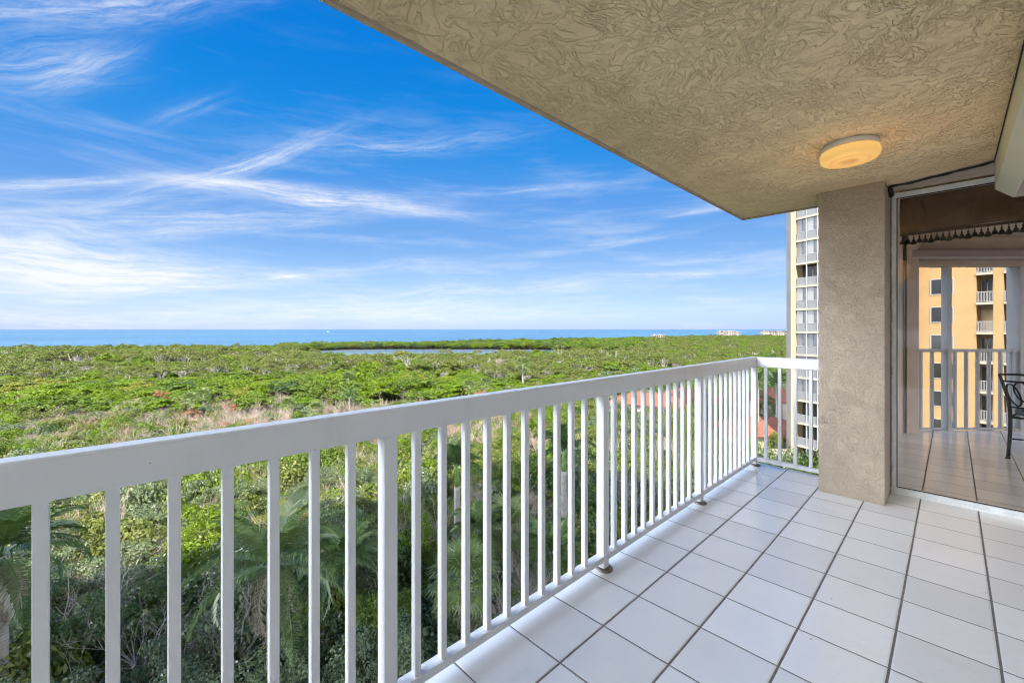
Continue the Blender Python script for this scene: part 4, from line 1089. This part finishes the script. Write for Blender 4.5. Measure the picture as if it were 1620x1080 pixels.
# right hand block with punched windows and recessed balconies
b0 = along(MR, 1425)-3.0; bA, bB = along(MR, 1544.5), along(MR, 1571.5); bC, bD = along(MR, 1588), along(MR, 1608); bE = bD+9
bm = MB(); bm.box(b0, bA, 0, 9, GZ-.3, ztop); place('wall', bm.mesh('wall', M['yellow']), MR)
bm = MB(); bm.box(bB, bC, -.05, 9, GZ-.3, ztop+.3); place('pier', bm.mesh('pier', M['yellow']), MR)
bm = MB(); bm.box(bD, bE, 0, 9, GZ-.3, ztop); place('wall', bm.mesh('wall', M['yellow']), MR)
bm = MB(); bm.box(bA, bD, 2.0, 9, GZ-.3, ztop); place('wall', bm.mesh('wall', M['pier']), MR)
w0, w1 = along(MR, 1473.5), along(MR, 1507)
ww = w1-w0
wf = MB(); wf.box(-.08, ww+.08, -.05, .03, -.08, 0); wf.box(-.08, ww+.08, -.05, .03, 1.5, 1.58); wf.box(-.08, 0, -.05, .03, 0, 1.5); wf.box(ww, ww+.08, -.05, .03, 0, 1.5); wf.box(ww/2-.03, ww/2+.03, -.03, .01, 0, 1.5)
wf_me = wf.mesh('window', M['railwhite']); wp_me = MB().box(0, ww, -.015, -.003, 0, 1.5).mesh('pane', M['darkglass'])
def balc(x0, x1):
    m_ = MB(); w = x1-x0; m_.box(0.01, w-.01, -.02, .03, 1.22, 1.28); m_.box(0.01, w-.01, -.02, .03, .30, .34)
    for k in range(11): m_.box(w*(k+.5)/11-.016, w*(k+.5)/11+.016, -.01, .02, .34, 1.22)
    return m_.mesh('balcony_railing', M['railwhite']), MB().box(0.005, w-.005, -.10, 1.98, 0, .24).mesh('slab', M['slabtrim'])
rl1, sl1 = balc(bA, bB); rl2, sl2 = balc(bC, bD)
wd = bB-bA
dm = MB(); dm.box(.1, wd*.38, 1.93, 1.985, .24, 2.5); dm.box(wd*.45, wd*.68, 1.93, 1.985, .24, 2.5); dm.box(wd*.74, wd-.05, 1.93, 1.985, .24, 2.5)
door_me = dm.mesh('glass_door', M['darkglass']); curt = MB().box(.1, wd-.1, 1.94, 1.985, .24, 2.5).mesh('shutter', M['pier'])
for fl_ in range(TOWER_FLOORS-1):
    z = ZB+FH*fl_
    o = place('window', wf_me, MR, w0, 0, z+1.25); obj('pane', wp_me, o)
    place('slab', sl1, MR, bA, 0, z); place('balcony_railing', rl1, MR, bA, 0, z)
    place('slab', sl2, MR, bC, 0, z); place('balcony_railing', rl2, MR, bC, 0, z)
    place('glass_door' if fl_ != 6 else 'shutter', door_me if fl_ != 6 else curt, MR, bA, 0, z)
    place('glass_door', door_me, MR, bC-.1, 0, z)

# ------------------------------------------------------------------ houses with red tiled roofs
def house(x, y, w, l, h, rz, label, pitch=1.9, zb=GZ):
    t = thing('tiled_house', label, 'house', (x, y, zb), rz)
    bm = MB(); bm.box(-w/2, w/2, -l/2, l/2, 0, h); bm.build('wall', M['cream'], t)
    e = .55; bm = MB()
    V = [(-w/2-e, -l/2-e, h), (w/2+e, -l/2-e, h), (w/2+e, l/2+e, h), (-w/2-e, l/2+e, h), (-w/2+w/2-.01, -l/2+w/2, h+pitch), (.01, l/2-w/2, h+pitch)]
    bm.add(V+[(a, b, c-.14) for a, b, c in V[:4]], [(0, 1, 4), (1, 2, 5, 4), (2, 3, 5), (3, 0, 4, 5), (9, 8, 7, 6), (0, 6, 7, 1), (1, 7, 8, 2), (2, 8, 9, 3), (3, 9, 6, 0)])
    bm.build('roof', M['roof'], t)
    wm = MB(); wm.box(-.5, .5, -.04, .02, 0, 1.1)
    me = wm.mesh('window', M['darkglass'])
    for k in (-1, 0, 1):
        o = obj('window', me, t); o.location = (k*w*.3, -l/2-.003, h-1.7)
        o = obj('window', me, t); o.location = (-w/2-.003, k*l*.3, h-1.7); o.rotation_euler = (0, 0, -math.pi/2)
    return t
house(80, 43, 9, 14, 3.1, 0.3, 'small white house with orange tiled roof above the bushes, left of the others')
house(92.5, 40, 8, 12, 2.9, -0.2, 'second orange roofed house partly hidden behind the railing balusters')
house(68.5, 18.6, 8, 11, 3.4, 0.5, 'house with red hipped roof and cream walls in the shade near the tower')
house(86, 21.5, 7, 9, 5.6, 0.2, 'small house with red roof half hidden behind coconut palms')
bm = MB(); bm.box(-7, 7, -.12, .12, 0, 2.1); bm.box(-7.05, 7.05, -.17, .17, 2.1, 2.2)
gp = gpt(1225, 55); o = tag(bm.build('garden_wall', M['cream']), 'pale garden wall below the red roofed house in the shade', 'wall'); o.location = (gp.x, gp.y, GZ); o.rotation_euler = (0, 0, -.8)
bm = MB(); pts = [gpt(1150, 66, GZ+.012), gpt(1290, 60, GZ+.012), gpt(1300, 78, GZ+.012), gpt(1150, 82, GZ+.012)]
bm.add([tuple(p) for p in pts], [(0, 1, 2, 3)]); tag(bm.build('driveway', simple('asphalt_grey', (.22, .22, .23), .9, var=.15, scale=.5)), kind='structure')
# leafy bush by the wall and at the tower's foot
for (u, v, d, k, s_, lab) in ((1226, 690, 56, 'mid', .42, 'rounded green bush in front of the cream wall of the red roofed house'),
                              (1271, 742, 47, 'bright', .5, 'bright green bush at the foot of the tower'),
                              (1206, 720, 50, 'dark', .62, 'dark green tree just right of the railing corner post'),
                              (1216, 757, 40, 'dark', .7, 'dark tree below the red roofed house, lowest in the corner gap'),
                              (1240, 745, 46, 'dark', .5, 'dark bush beside the tower between two balusters'),
                              (1212, 635, 72, 'dark', .95, 'dark tree between the two red roofs'), (1234, 640, 80, 'dark', 1.0, 'dark tree behind the coconut palm with bushy crown')):
    top = at_depth(u, v, d); h = max(1.5, top.z-GZ+6.0*s_*.35)
    t = thing('leafy_bush', lab, 'bush', (top.x, top.y, GZ)); t.scale = (s_, s_, h/6.0); cm, tm_ = PROTO[k][1]
    obj('crown', cm, t); obj('trunk', tm_, t)

# ------------------------------------------------------------------ beach buildings, boat, boardwalk
def block(u0, u1, vt, d, label, m, roofm, seed):
    p = gpt((u0+u1)/2, d); w = (u1-u0)*d/F_PX; H = EYE-(vt-V0)*d/F_PX-GZ; q = random.Random(seed)
    t = thing('beach_building', label, 'building', (p.x, p.y, GZ), TH-math.pi/2)
    wall, roof = MB(), MB(); x = -w/2; me = MB().box(-.9, .9, -.06, .02, 0, 1.7).mesh('window', M['darkglass'])
    while x < w/2-2:
        bw2 = min(q.uniform(7, 13), w/2-x); h = H*q.uniform(.80, .98); y = q.uniform(-3, 3)
        wall.box(x, x+bw2, y, y+13, 0, h); roof.prism([(x-.3, y-.6), (x+bw2+.3, y-.6), (x+bw2-.8, y+13.4), (x+.8, y+13.4)], h+.005, h+.6)
        wall.box(x+bw2*.3, x+bw2*.6, y+4, y+9, h+.61, h+2.0)
        for f_ in range(3):
            for c in range(3): o = obj('window', me, t); o.location = (x+bw2*(c+.5)/3, y-.005, h-2.6-3.1*f_)
        x += bw2+.01
    wall.build('wall', m, t); roof.build('roof', roofm, t)
BW = simple('beach_render', (0.36, 0.33, 0.29), 0.8, var=.1, scale=.3)  # one render colour shared by all beach buildings
block(1139, 1171, 523.5, 900, 'white beach building on the horizon left of the neighbouring one', BW, M['slabtrim'], 1)
block(1206, 1246, 523.5, 940, 'cream beach building with orange roof on the horizon beside the tower', BW, M['roof'], 2)
block(1033, 1050, 529.5, 715, 'low white beach building half hidden by treetops', BW, BW, 3)
bp = gpt(519, 3300); bt = thing('motor_boat', 'tiny white motor boat on the sea near the horizon', 'boat', (bp.x, bp.y, SEA), TH-math.pi/2+.3)
bm = MB(); bm.add([(-11, -2.6, 2.0), (7, -2.6, 2.4), (13, 0, 3.0), (7, 2.6, 2.4), (-11, 2.6, 2.0), (-10, -2, 0), (6, -1.8, 0), (11, 0, .1), (6, 1.8, 0), (-10, 2, 0)],
                  [(0, 1, 2, 3, 4), (9, 8, 7, 6, 5), (0, 5, 6, 1), (1, 6, 7, 2), (2, 7, 8, 3), (3, 8, 9, 4), (4, 9, 5, 0)]); bm.build('hull', M['white'], bt)
bm = MB(); bm.extr([(-7, -1.9, 2.2), (4.5, -1.9, 2.5), (2, -1.7, 4.6), (-6, -1.7, 4.6)], (0, 3.7, 0)); bm.extr([(-5.5, -1.5, 4.61), (0, -1.5, 4.61), (-1, -1.3, 6.2), (-5, -1.3, 6.2)], (0, 2.9, 0)); bm.build('cabin', M['railwhite'], bt)
wp_ = gpt(222, 86); bw_ = thing('boardwalk', 'short dark boardwalk with rail at the edge of the green wood', 'boardwalk', (wp_.x, wp_.y, GZ+1.6), TH-math.pi/2)
bm = MB(); bm.box(-3.6, 3.6, -.6, .6, 0, .14); bm.build('deck', M['deadgrey'], bw_)
bm = MB(); bm.box(-3.6, 3.6, -.62, -.56, .8, .9)
for k in range(5): bm.box(-3.5+1.75*k-.05, -3.5+1.75*k+.05, -.62, -.55, -1.6, .8)
bm.build('handrail', M['deadgrey'], bw_)
